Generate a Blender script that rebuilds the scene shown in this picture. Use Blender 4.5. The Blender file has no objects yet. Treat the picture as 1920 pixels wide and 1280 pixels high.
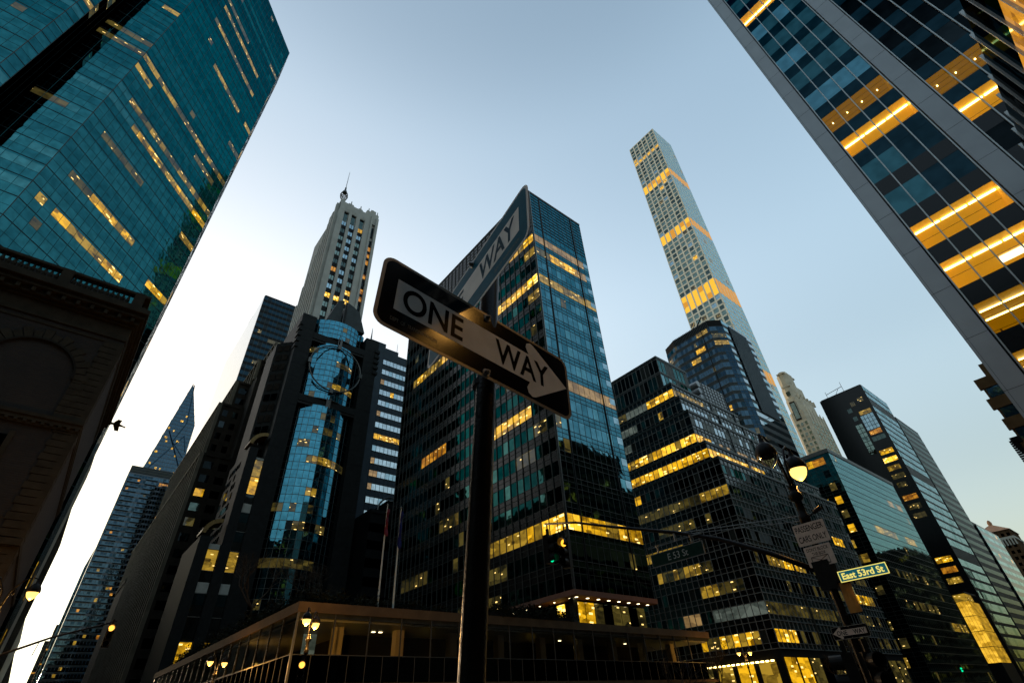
import bpy, math, random
from mathutils import Vector, Matrix
R_ = math.radians
rnd = random.Random(53)
S = bpy.context.scene

# ------------------------------------------------------------------ camera
CAMR = ((0.62522863, 0.4976801, 0.60116859), (0.77880026, -0.34793192, -0.5219325), (-0.05058968, 0.7945174, -0.60513039))
CAMP = Vector((0, 0, 1.6)); FPX = 933.0
cd = bpy.data.cameras.new("camera"); cam = bpy.data.objects.new("camera", cd)
S.collection.objects.link(cam)
cam.matrix_world = Matrix.Translation(CAMP) @ Matrix([list(r) for r in CAMR]).to_4x4()
cd.sensor_width = 36; cd.lens = FPX / 1920 * 36; cd.clip_start = 0.05; cd.clip_end = 6000
S.camera = cam
RT = Matrix([list(r) for r in CAMR]).transposed()
def proj(p):
    c = RT @ (Vector(p) - CAMP)
    if c.z > -0.1: return None
    return 960 + FPX * c.x / -c.z, 640 - FPX * c.y / -c.z

# ------------------------------------------------------------------ sky, sun, exposure
SUN_AZ, SUN_EL = -91.0, 4.0
w = bpy.data.worlds.new("World"); S.world = w; w.use_nodes = True
nt = w.node_tree; bg = nt.nodes["Background"]
sky = nt.nodes.new("ShaderNodeTexSky"); sky.sky_type = 'NISHITA'; sky.sun_disc = False
sky.sun_elevation = R_(SUN_EL); sky.sun_rotation = R_(SUN_AZ)
sky.air_density = 1.0; sky.dust_density = 2.5; sky.ozone_density = 1.0
geo = nt.nodes.new("ShaderNodeTexCoord"); sep = nt.nodes.new("ShaderNodeSeparateXYZ"); nt.links.new(geo.outputs["Generated"], sep.inputs[0])
rmp = nt.nodes.new("ShaderNodeValToRGB"); cr_ = rmp.color_ramp; cr_.interpolation = 'EASE'   # thin haze: the low sky is dulled, the middle slightly brightened
cr_.elements[1].position = 1.0; cr_.elements[0].color = (.26, .25, .25, 1); cr_.elements[1].color = (.5, .5, .5, 1)
for p_, v_ in ((.25, .34), (.45, .48), (.66, .62), (.84, .59), (.95, .47)):
    e_ = cr_.elements.new(p_); e_.color = (v_, v_, v_, 1)
nt.links.new(sep.outputs[2], rmp.inputs[0]); mul = nt.nodes.new("ShaderNodeMix"); mul.data_type = 'RGBA'; mul.blend_type = 'MULTIPLY'; mul.inputs[0].default_value = 1
nt.links.new(sky.outputs[0], mul.inputs[6]); nt.links.new(rmp.outputs[0], mul.inputs[7]); 
# the glow round the sunken sun is softened:  c -> c / (1 + a c)
den = nt.nodes.new("ShaderNodeVectorMath"); den.operation = 'MULTIPLY_ADD'; den.inputs[1].default_value = (.85, .85, .85); den.inputs[2].default_value = (1, 1, 1)
div = nt.nodes.new("ShaderNodeVectorMath"); div.operation = 'DIVIDE'; hs = nt.nodes.new("ShaderNodeHueSaturation"); hs.inputs["Saturation"].default_value = 1.07
nt.links.new(mul.outputs[2], den.inputs[0]); nt.links.new(mul.outputs[2], div.inputs[0]); nt.links.new(den.outputs[0], div.inputs[1])
nt.links.new(div.outputs[0], hs.inputs["Color"]); nt.links.new(hs.outputs[0], bg.inputs[0]); bg.inputs[1].default_value = 0.15
sd = bpy.data.lights.new("sun", 'SUN'); so = bpy.data.objects.new("sun", sd); S.collection.objects.link(so)
sd.energy = 0.08; sd.angle = R_(2.0); sd.color = (1, .72, .45)
sdir = Vector((math.sin(R_(SUN_AZ)) * math.cos(R_(SUN_EL)), math.cos(R_(SUN_AZ)) * math.cos(R_(SUN_EL)), math.sin(R_(SUN_EL))))
so.rotation_euler = sdir.to_track_quat('Z', 'Y').to_euler()
S.view_settings.view_transform = 'Standard'; S.view_settings.look = 'None'
S.view_settings.exposure = 3.87; S.view_settings.gamma = 1.0; S.view_settings.use_curve_mapping = False
S.cycles.use_denoising = True
S.cycles.max_bounces = 6; S.cycles.diffuse_bounces = 2; S.cycles.glossy_bounces = 4; S.cycles.transmission_bounces = 4
S.cycles.transparent_max_bounces = 8; S.cycles.sample_clamp_indirect = 3.0; S.cycles.caustics_reflective = False

# ------------------------------------------------------------------ materials
MATS = {}
EK = 2 ** -3.87      # lamps and lit rooms are dim next to the dusk sky this picture is exposed for
def newmat(name):
    m = bpy.data.materials.new(name); m.use_nodes = True; MATS[name] = m
    return m, m.node_tree, m.node_tree.nodes["Principled BSDF"]
def N(t, typ, **kw):
    n = t.nodes.new(typ)
    for k, v in kw.items(): setattr(n, k, v)
    return n
def solid(name, col, rough=.7, metal=0.0, var=.25, scale=1.5, bump=.0, spec=None, fine=0):
    if spec is None: spec = .10 if rough > .3 else .5
    m, t, b = newmat(name)
    tc = N(t, "ShaderNodeTexCoord"); ns = N(t, "ShaderNodeTexNoise"); ns.inputs["Scale"].default_value = scale; ns.inputs["Detail"].default_value = 6
    t.links.new(tc.outputs["Object"], ns.inputs["Vector"])
    r = N(t, "ShaderNodeValToRGB"); c = Vector(col)
    r.color_ramp.elements[0].position = .3; r.color_ramp.elements[1].position = .7
    r.color_ramp.elements[0].color = (*(c * (1 - var)), 1); r.color_ramp.elements[1].color = (*(c * (1 + var)), 1)
    t.links.new(ns.outputs[0], r.inputs[0]); t.links.new(r.outputs[0], b.inputs["Base Color"])
    b.inputs["Roughness"].default_value = rough; b.inputs["Metallic"].default_value = metal; b.inputs["Specular IOR Level"].default_value = spec
    if bump:
        bm_ = N(t, "ShaderNodeBump"); bm_.inputs["Strength"].default_value = bump; bm_.inputs["Distance"].default_value = .05
        n2 = N(t, "ShaderNodeTexNoise"); n2.inputs["Scale"].default_value = scale * 8; n2.inputs["Detail"].default_value = 5
        t.links.new(tc.outputs["Object"], n2.inputs["Vector"]); t.links.new(n2.outputs[0], bm_.inputs["Height"]); t.links.new(bm_.outputs[0], b.inputs["Normal"])
    return m
def glass(name, tint, rough=.03, wob=.02, wscale=.35, base=None):
    """coated facade glass: a tinted mirror with slightly uneven panes"""
    m, t, b = newmat(name)
    b.inputs["Metallic"].default_value = 1.0; b.inputs["Roughness"].default_value = rough
    tc = N(t, "ShaderNodeTexCoord"); ns = N(t, "ShaderNodeTexNoise"); ns.inputs["Scale"].default_value = wscale; ns.inputs["Detail"].default_value = 2
    t.links.new(tc.outputs["Object"], ns.inputs["Vector"])
    bp = N(t, "ShaderNodeBump"); bp.inputs["Strength"].default_value = 1; bp.inputs["Distance"].default_value = wob
    t.links.new(ns.outputs[0], bp.inputs["Height"]); t.links.new(bp.outputs[0], b.inputs["Normal"])
    n2 = N(t, "ShaderNodeTexNoise"); n2.inputs["Scale"].default_value = .9; t.links.new(tc.outputs["Object"], n2.inputs["Vector"])
    r = N(t, "ShaderNodeValToRGB"); c = Vector(tint)
    r.color_ramp.elements[0].position = .35; r.color_ramp.elements[1].position = .65
    r.color_ramp.elements[0].color = (*(c * .82), 1); r.color_ramp.elements[1].color = (*(c * 1.15), 1)
    t.links.new(n2.outputs[0], r.inputs[0]); t.links.new(r.outputs[0], b.inputs["Base Color"])
    b.inputs["Specular Tint"].default_value = (*[min(1, x * 2 + .25) for x in tint], 1)
    return m
def lit(name, c0, c1, s, spots=1.0, scale=.55, sw=2.2):
    """a lit room behind glass: uneven warm interior with ceiling fixtures, under a thin reflection"""
    m, t, b = newmat(name)
    tc = N(t, "ShaderNodeTexCoord"); mp = N(t, "ShaderNodeMapping"); mp.inputs["Scale"].default_value = (1, 1, 1.8)
    t.links.new(tc.outputs["Object"], mp.inputs[0])
    ns = N(t, "ShaderNodeTexNoise"); ns.inputs["Scale"].default_value = scale; ns.inputs["Detail"].default_value = 5; ns.inputs["Roughness"].default_value = .65
    t.links.new(mp.outputs[0], ns.inputs["Vector"])
    v2 = N(t, "ShaderNodeTexVoronoi", distance='CHEBYCHEV'); v2.inputs["Scale"].default_value = .5; t.links.new(mp.outputs[0], v2.inputs["Vector"])   # partitions, desks, blinds
    bw = N(t, "ShaderNodeSeparateColor"); t.links.new(v2.outputs["Color"], bw.inputs[0])
    av = N(t, "ShaderNodeMath", operation='MULTIPLY_ADD'); av.inputs[1].default_value = .42; t.links.new(bw.outputs[0], av.inputs[0]); hf = N(t, "ShaderNodeMath", operation='MULTIPLY'); hf.inputs[1].default_value = .62
    t.links.new(ns.outputs[0], hf.inputs[0]); t.links.new(hf.outputs[0], av.inputs[2])
    r = N(t, "ShaderNodeValToRGB"); r.color_ramp.elements[0].position = .30; r.color_ramp.elements[1].position = .68
    r.color_ramp.elements[0].color = (*[x * .55 for x in c0], 1); r.color_ramp.elements[1].color = (*c1, 1)
    t.links.new(av.outputs[0], r.inputs[0])
    m2 = N(t, "ShaderNodeMapping"); m2.inputs["Scale"].default_value = (.8, .8, 2.2); t.links.new(tc.outputs["Object"], m2.inputs[0])
    vo = N(t, "ShaderNodeTexVoronoi", distance='CHEBYCHEV'); vo.inputs["Scale"].default_value = .62
    t.links.new(m2.outputs[0], vo.inputs["Vector"])
    lt = N(t, "ShaderNodeMath", operation='LESS_THAN'); lt.inputs[1].default_value = .16 * spots; t.links.new(vo.outputs["Distance"], lt.inputs[0])
    mx = N(t, "ShaderNodeMix", data_type='RGBA'); t.links.new(lt.outputs[0], mx.inputs[0]); t.links.new(r.outputs[0], mx.inputs[6])
    mx.inputs[7].default_value = (sw, sw * .66, sw * .2, 1)
    b.inputs["Base Color"].default_value = (.01, .01, .01, 1); b.inputs["Roughness"].default_value = .05
    t.links.new(mx.outputs[2], b.inputs["Emission Color"]); b.inputs["Emission Strength"].default_value = s * EK
    return m
def emit(name, col, s):
    m, t, b = newmat(name)
    b.inputs["Base Color"].default_value = (*[x * .2 for x in col], 1); b.inputs["Emission Color"].default_value = (*col, 1); b.inputs["Emission Strength"].default_value = s * EK
    return m
def clear(name, tint=(.75, .8, .7), ior=1.5):
    m, t, b = newmat(name); out = t.nodes["Material Output"]; t.nodes.remove(b)
    tr = N(t, "ShaderNodeBsdfTransparent"); tr.inputs[0].default_value = (*tint, 1)
    gl = N(t, "ShaderNodeBsdfGlossy"); gl.inputs["Roughness"].default_value = .03
    fr = N(t, "ShaderNodeFresnel"); fr.inputs[0].default_value = ior; mx = N(t, "ShaderNodeMixShader")
    t.links.new(fr.outputs[0], mx.inputs[0]); t.links.new(tr.outputs[0], mx.inputs[1]); t.links.new(gl.outputs[0], mx.inputs[2]); t.links.new(mx.outputs[0], out.inputs[0])
    return m

Y0, Y1 = (.30, .14, .002), (1.0, .52, .012)
lit('lit_hi', (.75, .38, .01), (1.2, .66, .04), 1.35, 1.5, .8)
lit('lit', Y0, Y1, 1.05, 1.1, .8)
lit('lit_mid', (.13, .075, .008), (.55, .33, .03), .75, .8)
lit('lit_dim', (.015, .014, .006), (.10, .075, .015), .8, .75)
lit('lit_pink', (.30, .17, .06), (.46, .28, .10), .7, .5)
lit('lit_orange', (.30, .09, .005), (.8, .33, .02), .8, .6)
lit('lit_grey', (.09, .12, .10), (.20, .24, .2), .5, .0)
lit('lit_spots', (.006, .008, .004), (.07, .05, .01), .9, .8)
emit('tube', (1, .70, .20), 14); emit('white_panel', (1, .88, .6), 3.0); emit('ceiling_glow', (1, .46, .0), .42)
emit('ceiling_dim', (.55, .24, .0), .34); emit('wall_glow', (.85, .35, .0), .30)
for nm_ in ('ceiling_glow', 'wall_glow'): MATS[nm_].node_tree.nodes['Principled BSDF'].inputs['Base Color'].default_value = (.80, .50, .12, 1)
emit('bulb', (1, .58, .12), 2.6); emit('bulb_soft', (1, .42, .06), 2.4)
emit('green_lens', (.0, .8, .32), 1.5); emit('amber_lens', (1, .42, .03), 2.2); emit('red_dark', (.12, .01, .0), .3)
lit('gold_floodlit_glow', (.80, .40, .015), (1.1, .62, .05), 1.0, 0, .25); lit('gold_floodlit_glow_dim', (.42, .22, .01), (.62, .34, .02), .9, 0, .25)  # floodlight on the lobby faces put in as glow, one face dimmer
emit('sign_yellow', (.95, .8, .18), .95); emit('sign_teal', (.005, .13, .16), .6)
emit('band_lit', (1, .52, .02), 1.0); emit('band_orange', (.85, .35, .01), .75)
emit('downlight', (1, .8, .45), 6)
clear('clear_glass', (.9, .9, .8), 1.28); clear('lamp_glass', (.95, .8, .5))
for nm, c in (('g_teal', (.024, .122, .136)), ('g_teal_b', (.044, .155, .165)), ('g_teal_d', (.018, .10, .115)), ('g_lev', (.080, .195, .235)), ('g_lev_b', (.10, .235, .27)), ('g_lev_d', (.055, .15, .185)),
              ('g_levS', (0.02, 0.068, 0.064)), ('g_levS_d', (0.008, 0.036, 0.036)), ('g_levS_b', (0.048, 0.12, 0.108)), ('g_blue', (.036, .066, .092)), ('g_blue_d', (.016, .034, .052)), ('g_sky', (.26, .36, .40)),
              ('g_399', (.030, .085, .098)), ('g_399_d', (.010, .024, .031)), ('g_dark', (.015, .02, .022)), ('g_black', (.006, .008, .009)), ('g_390', (0.025, 0.05, 0.045)), ('g_390e', (0.08, 0.14, 0.14)),
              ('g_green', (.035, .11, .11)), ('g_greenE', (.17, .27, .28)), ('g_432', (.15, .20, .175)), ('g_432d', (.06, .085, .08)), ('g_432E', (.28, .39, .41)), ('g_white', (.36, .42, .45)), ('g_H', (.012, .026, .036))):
    glass(nm, c)
glass('g_bluepane', (.06, .16, .26), .05)
glass('g_flank', (.36, .38, .39), .12, .0)
glass('g_ring', (.045, .17, .23), .03, .05)
solid('dark_joint', (.006, .014, .016), .5, 0); solid('teal_mull', (.02, .09, .10), .35, .6)
solid('alu', (.16, .165, .155), .35, .8, .1); solid('alu_bright', (.36, .37, .35), .35, .6, .08); solid('alu_dull', (.085, .088, .08), .45, .6, .12); solid('alu_dark', (.05, .055, .05), .4, .6); solid('panel_grey', (.33, .35, .355), .42, .35, .06, .5)
solid('bronze', (.022, .018, .012), .45, .5); solid('black_metal', (.012, .012, .011), .42, .3, .3, 6); solid('pole_paint', (.006, .005, .004), .35, .2, .4, 12, .15)
solid('granite', (.007, .0085, .008), .6, 0, .3, 1.2, .1); solid('granite_d', (.005, .006, .006), .5, 0, .3, 1.2); solid('stone_cream', (.50, .45, .35), .8, 0, .15, .3, .1); solid('stone_warm', (.022, .018, .013), .85, 0, .25, .5, .15)
solid('stone_old', (.018, .015, .011), .85, 0, .3, .6, .15); solid('stone_deco', (.34, .345, .32), .8, 0, .12, .25, .1); solid('concrete432', (.84, .78, .63), .75, 0, .05, .1); solid('stone_brown', (.06, .036, .018), .85, 0, .25, .8, .15)
solid('stone_fascia', (.08, .055, .03), .7, 0, .2, .8); solid('spandrel_black', (.004, .005, .005), .22, 0, .3, 1, spec=.25); solid('spandrel_green', (0.012, 0.033, 0.03), .12, 0, .2, 1); solid('spandrel_blue', (0.012, 0.03, 0.048), .2, 0, .2, 1)
solid('white_frame', (.20, .21, .195), .5, .2, .1); solid('slate', (.03, .038, .04), .5, 0, .2, .5); solid('clad_blue', (.022, .036, .048), .5, 0, .15, .4); solid('blind', (0.272, 0.288, 0.256), .7, 0, .1)
solid('dark_shell', (.008, .008, .008), .8, 0, .2, 1); solid('quoin_stone', (.034, .027, .017), .85, 0, .25, 1.5, .25); solid('bark', (.035, .028, .02), .9, 0, .4, 8, .3); solid('hedge_leaf', (.006, .008, .003), .8, 0, .5, 2)
solid('asphalt', (.045, .045, .045), .85, 0, .3, 3, .2); solid('paving', (.16, .155, .145), .85, 0, .2, 1.5, .1); solid('kerb_stone', (.25, .24, .22), .8, 0, .2, 2); solid('road_paint', (.62, .62, .58), .7, 0, .15, 4)
solid('pink_soffit', (0.18, 0.09, 0.06), .7, 0, .1); solid('bird_feather', (.06, .04, .02), .8, 0, .4, 20); solid('flag_cloth', (.10, .02, .03), .8, 0, .3, 3); solid('flag_blue', (.01, .015, .08), .8, 0, .3, 3)
solid('sign_white', (.72, .70, .64), .38, 0, .12, 9, .0); solid('sign_border', (.26, .235, .19), .35, .2, .12, 14); solid('sign_black', (.004, .004, .005), .12, 0, .3, 9, spec=.28); solid('sign_blue', (.012, .105, .16), .4, 0, .2, 9, spec=.05); solid('sign_white_raised', (.80, .79, .74), .4, 0, .08, 9, spec=.1)
solid('sign_ink', (.004, .004, .004), .3, 0, .2, 9, spec=.01); solid('sign_ink_blue', (.006, .035, .06), .4, 0, .2, 9, spec=.05); solid('bolt_steel', (.18, .17, .15), .35, .9, .3, 60, .2); solid('green_sign', (.004, .028, .022), .4, 0, .2, 8)
solid('sign_text_pale', (.42, .46, .42), .5, 0, .1); solid('sign_text_grey', (.22, .20, .15), .5, 0, .1, 30); solid('banner_cloth', (.50, .22, .05), .8, 0, .3, 3); solid('placard', (.62, .50, .40), .5, 0, .12, 6); solid('blind_dark', (.022, .026, .022), .6, 0, .2, 2); solid('blind_grey', (.10, .11, .10), .6, 0, .2, 2); solid('stone_rib_skylit', (.11, .10, .075), .85, 0, .2, .5); solid('louvre', (.13, .17, .19), .5, 0, .1); solid('stone_tan', (.16, .10, .045), .85, 0, .25, .8, .15); solid('copper_roof', (.30, .16, .09), .7, 0, .2, .3)
solid('gold_curve', (.13, .085, .03), .4, .3, .2, 2); solid('steel_ring', (.07, .07, .065), .35, .8, .15)
# club brickwork
def brickmat(name, c1, c2, mortar, sc):
    m, t, b = newmat(name); tc = N(t, "ShaderNodeTexCoord"); sp = N(t, "ShaderNodeSeparateXYZ"); cb = N(t, "ShaderNodeCombineXYZ"); ad = N(t, "ShaderNodeMath", operation='ADD')
    t.links.new(tc.outputs["Object"], sp.inputs[0]); t.links.new(sp.outputs[0], ad.inputs[0]); t.links.new(sp.outputs[1], ad.inputs[1]); t.links.new(ad.outputs[0], cb.inputs[0]); t.links.new(sp.outputs[2], cb.inputs[1])
    br = N(t, "ShaderNodeTexBrick"); br.inputs["Scale"].default_value = sc; br.inputs["Color1"].default_value = (*c1, 1); br.inputs["Color2"].default_value = (*c2, 1); br.inputs["Mortar"].default_value = (*mortar, 1)
    br.inputs["Brick Width"].default_value = .44; br.inputs["Row Height"].default_value = .16; br.inputs["Mortar Size"].default_value = .018
    t.links.new(cb.outputs[0], br.inputs["Vector"]); ns = N(t, "ShaderNodeTexNoise"); ns.inputs["Scale"].default_value = .5; ns.inputs["Detail"].default_value = 6; t.links.new(tc.outputs["Object"], ns.inputs["Vector"])
    mx = N(t, "ShaderNodeMix", data_type='RGBA', blend_type='MULTIPLY'); mx.inputs[0].default_value = .7
    t.links.new(br.outputs[0], mx.inputs[6]); t.links.new(ns.outputs[0], mx.inputs[7]); t.links.new(mx.outputs[2], b.inputs["Base Color"])
    bp = N(t, "ShaderNodeBump"); bp.inputs["Distance"].default_value = .02; bp.invert = True; t.links.new(br.outputs[1], bp.inputs["Height"]); t.links.new(bp.outputs[0], b.inputs["Normal"]); b.inputs["Roughness"].default_value = .9
brickmat('club_brick', (.034, .021, .009), (.024, .014, .007), (.026, .02, .013), 1.0)

# ------------------------------------------------------------------ mesh helpers
class MB:
    def __init__(s): s.v = []; s.f = []; s.m = []
    def add(s, vs, fs, mat):
        o = len(s.v); s.v += [tuple(v) for v in vs]; s.f += [tuple(o + i for i in f) for f in fs]; s.m += [mat] * len(fs)
    def quad(s, a, b, c, d, mat): s.add((a, b, c, d), ((0, 1, 2, 3),), mat)
    def box(s, x0, x1, y0, y1, z0, z1, mat):
        s.hexa([(x0, y0, z0), (x1, y0, z0), (x1, y1, z0), (x0, y1, z0), (x0, y0, z1), (x1, y0, z1), (x1, y1, z1), (x0, y1, z1)], mat)
    def hexa(s, p, mat): s.add(p, ((3, 2, 1, 0), (4, 5, 6, 7), (0, 1, 5, 4), (1, 2, 6, 5), (2, 3, 7, 6), (3, 0, 4, 7)), mat)
    def prism(s, poly, z0, z1, mat, cap=None):
        n = len(poly); s.add([(x, y, z0) for x, y in poly] + [(x, y, z1) for x, y in poly], [(i, (i + 1) % n, (i + 1) % n + n, i + n) for i in range(n)], mat)
        s.add([(x, y, z1) for x, y in poly], (tuple(range(n)),), cap or mat); s.add([(x, y, z0) for x, y in poly], (tuple(reversed(range(n))),), mat)
    def tube(s, a, b, r0, r1, mat, n=10, caps=True):
        a = Vector(a); b = Vector(b); d = (b - a)
        if d.length < 1e-6: return
        q = d.to_track_quat('Z', 'Y'); vs = []
        for p, r in ((a, r0), (b, r1)):
            for i in range(n):
                t = 2 * math.pi * i / n; vs.append(p + q @ Vector((r * math.cos(t), r * math.sin(t), 0)))
        fs = [(i, (i + 1) % n, (i + 1) % n + n, i + n) for i in range(n)]
        if caps: fs += [tuple(reversed(range(n))), tuple(range(n, 2 * n))]
        s.add(vs, fs, mat)
    def path(s, pts, r, mat, n=8):
        pts = [Vector(p) for p in pts]; rr = r if isinstance(r, (list, tuple)) else [r] * len(pts); vs = []; fs = []
        for i, p in enumerate(pts):
            d = (pts[min(i + 1, len(pts) - 1)] - pts[max(i - 1, 0)]).normalized(); q = d.to_track_quat('Z', 'Y')
            for k in range(n):
                t = 2 * math.pi * k / n; vs.append(p + q @ Vector((rr[i] * math.cos(t), rr[i] * math.sin(t), 0)))
        # realign rings to avoid twist
        for i in range(1, len(pts)):
            base = vs[(i - 1) * n]; ring = vs[i * n:(i + 1) * n]; j = min(range(n), key=lambda k: (ring[k] - base - (pts[i] - pts[i - 1])).length)
            vs[i * n:(i + 1) * n] = ring[j:] + ring[:j]
        for i in range(len(pts) - 1):
            for k in range(n): fs.append((i * n + k, i * n + (k + 1) % n, (i + 1) * n + (k + 1) % n, (i + 1) * n + k))
        fs += [tuple(reversed(range(n))), tuple(range((len(pts) - 1) * n, len(pts) * n))]
        s.add(vs, fs, mat)
    def lathe(s, ctr, prof, mat, n=20, M=None):
        vs = []; fs = []; c = Vector(ctr)
        for r, z in prof:
            for k in range(n):
                t = 2 * math.pi * k / n; p = Vector((r * math.cos(t), r * math.sin(t), z)); vs.append(c + (M @ p if M else p))
        for i in range(len(prof) - 1):
            for k in range(n): fs.append((i * n + k, i * n + (k + 1) % n, (i + 1) * n + (k + 1) % n, (i + 1) * n + k))
        s.add(vs, fs, mat)
    def build(s, name, parent=None, smooth=False, org=(0, 0, 0)):
        me = bpy.data.meshes.new(name); o = Vector(org); me.from_pydata([tuple(Vector(v) - o) for v in s.v], [], s.f)
        names = list(dict.fromkeys(s.m)); idx = {k: i for i, k in enumerate(names)}
        for k in names: me.materials.append(MATS[k])
        me.polygons.foreach_set("material_index", [idx[k] for k in s.m])
        if smooth: me.polygons.foreach_set("use_smooth", [True] * len(s.f))
        me.update(); ob = bpy.data.objects.new(name, me); S.collection.objects.link(ob)
        if parent: ob.parent = parent
        else: ob.location = o
        return ob
def tag(o, label, cat, group=None, kind=None):
    o["label"] = label; o["category"] = cat
    if group: o["group"] = group
    if kind: o["kind"] = kind
    return o
def empty(name, loc, label, cat, group=None):
    o = bpy.data.objects.new(name, None); S.collection.objects.link(o); o.location = loc; o.empty_display_size = .5
    return tag(o, label, cat, group)
def structure(name, mb, org=(0, 0, 0)):
    o = mb.build(name, None, org=org); o["kind"] = "structure"; return o

class Face:
    """a vertical facade plane running P0 -> P1 with the outside on its right"""
    def __init__(s, P0, P1):
        s.o = Vector((P0[0], P0[1], 0)); d = Vector((P1[0] - P0[0], P1[1] - P0[1], 0)); s.L = d.length; s.u = d / s.L; s.n = Vector((s.u.y, -s.u.x, 0))
    def p(s, a, z, d=0): return s.o + s.u * a + s.n * d + Vector((0, 0, z))
    def box(s, mb, a0, a1, z0, z1, d0, d1, mat):
        mb.hexa([s.p(a0, z0, d1), s.p(a1, z0, d1), s.p(a1, z0, d0), s.p(a0, z0, d0), s.p(a0, z1, d1), s.p(a1, z1, d1), s.p(a1, z1, d0), s.p(a0, z1, d0)], mat)
    def quad(s, mb, a0, a1, z0, z1, d, mat): mb.quad(s.p(a0, z0, d), s.p(a1, z0, d), s.p(a1, z1, d), s.p(a0, z1, d), mat)
WCOUNT = 0
class Bld:
    def __init__(s, name, label, cat, base, group=None, nwin=100):
        s.root = empty(name, (base[0], base[1], 0), label, cat, group); s.org = (base[0], base[1], 0); s.parts = {}; s.extra = []; s.wins = []; s.nwin = nwin
    def mb(s, part): return s.parts.setdefault(part, MB())
    def sep(s, part):
        m = MB(); s.extra.append((part, m)); return m
    def win(s, F, a0, a1, z0, z1, mat, d=.05, tilt=.003):
        ta, tb = rnd.gauss(0, tilt), rnd.gauss(0, tilt); w_, h_ = (a1 - a0) / 2, (z1 - z0) / 2
        q = [F.p(a0, z0, d - ta * w_ - tb * h_), F.p(a1, z0, d + ta * w_ - tb * h_), F.p(a1, z1, d + ta * w_ + tb * h_), F.p(a0, z1, d - ta * w_ + tb * h_)]
        area = 0
        if (CAMP - q[0]).dot(F.n) > 0:
            pp = [proj(x) for x in q]
            if all(pp) and -40 < pp[0][0] < 1960 and -40 < pp[0][1] < 1320:
                area = abs(sum(pp[i][0] * pp[(i + 1) % 4][1] - pp[(i + 1) % 4][0] * pp[i][1] for i in range(4))) / 2
        s.wins.append((area, q, mat))
    def finish(s):
        global WCOUNT
        for k, m in list(s.parts.items()) + s.extra:
            if m.f: m.build(k, s.root, org=s.org)
        s.wins.sort(key=lambda t: -t[0]); rest = MB()
        for i, (a, q, mat) in enumerate(s.wins):
            if (i < s.nwin and a > 0):
                m = MB(); m.quad(*q, mat); m.build('window', s.root, org=s.org); WCOUNT += 1
            else: rest.quad(*q, mat)
        if rest.f: rest.build('window_rows', s.root, org=s.org)["kind"] = "stuff"
        return s.root
def pick(opts):
    t = rnd.random() * sum(w_ for w_, _ in opts)
    for w_, m in opts:
        t -= w_
        if t <= 0: return m
    return opts[-1][1]
def curtain(B, F, z0, nf, fh, nc, lo=.3, hi=.9, glass=((1, 'g_dark'),), span='spandrel_black', mull=(.08, .12, 'alu_dull'), rails=(), lit=None, a0=0, a1=None, spans=(1,), inset=.05, rep=None, span_d=.04, part='mullions', z_top=None):
    """windows, spandrels, vertical mullions and horizontal rails of one facade"""
    a1 = F.L if a1 is None else a1; w_ = (a1 - a0) / nc; zt = z0 + nf * fh if z_top is None else z_top
    for f in range(nf):
        zb = z0 + f * fh
        if span:
            if lo > 0: F.quad(B.mb('spandrels'), a0, a1, zb, zb + lo * fh, span_d, span)
            if hi < 1: F.quad(B.mb('spandrels'), a0, a1, zb + hi * fh, zb + fh, span_d, span)
        for c in range(nc):
            m = lit(f, c, nc) if lit else None
            B.win(F, a0 + c * w_, a0 + (c + 1) * w_, zb + lo * fh, zb + hi * fh, m or pick(glass), inset)
        for fr, h, d, mt in rails: F.box(B.mb('rails'), a0, a1, zb + fr * fh - h / 2, zb + fr * fh + h / 2, 0, d, mt)
    if mull:
        mw, md, mt = mull
        for c in range(nc + 1): F.box(B.mb(part), a0 + c * w_ - mw / 2, a0 + c * w_ + mw / 2, z0, zt, 0, md, mt)
def bands(lst, rand=0.0, opts=((1, 'lit_dim'),), seed=0):
    """lst: (floor, c0, c1, material) ranges of lit windows; rand: share of other windows lit at random"""
    r2 = random.Random(seed)
    def f_(f, c, n):
        for ff, c0, c1, mt in lst:
            if f == ff and c0 <= c <= c1:
                if isinstance(mt, tuple): return mt[r2.randrange(len(mt))]
                return mt
        if rand and r2.random() < rand: return opts[r2.randrange(len(opts))][1] if len(opts) == 1 else r2.choice([o for _, o in opts])
        return None
    return f_

# ================================================================== SETTING: ground
g = MB(); g.quad((-3000, -3000, 0), (3000, -3000, 0), (3000, 3000, 0), (-3000, 3000, 0), 'asphalt'); structure('road', g)
pv = MB()
def pave(x0, x1, y0, y1):
    pv.box(x0, x1, y0, y1, .004, .14, 'paving')
for ys in ((-75, 4.6), (13.2, 76), (93, 156), (172.5, 236), (252.5, 316), (333, 396)):
    pave(-165, -41, *ys); pave(-6.6, 90, *ys)
pave(-400, -185, -75, -4); pave(-400, -185, 15, 76)
pave(-26.5, -21.5, 20, 70); pave(-26.5, -21.5, 98, 150); pave(-26.5, -21.5, -60, -8)
structure('pavement', pv)
kb = MB()
for ys in ((-75, 4.6), (13.2, 76), (93, 156)):
    for xk in (-41, -6.6 - .15): kb.box(xk, xk + .15, ys[0], ys[1], .004, .15, 'kerb_stone')
structure('kerb', kb)
rp = MB()
for i in range(14): rp.box(-40 + i * 2.4, -39.4 + i * 2.4, 5.2, 8.2, .004, .008, 'road_paint')
for i in range(10): rp.box(-35.2, -35.05, 100 + i * 9, 103 + i * 9, .004, .008, 'road_paint'); rp.box(-14.2, -14.05, 100 + i * 9, 103 + i * 9, .004, .008, 'road_paint')
structure('road_markings', rp)

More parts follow.
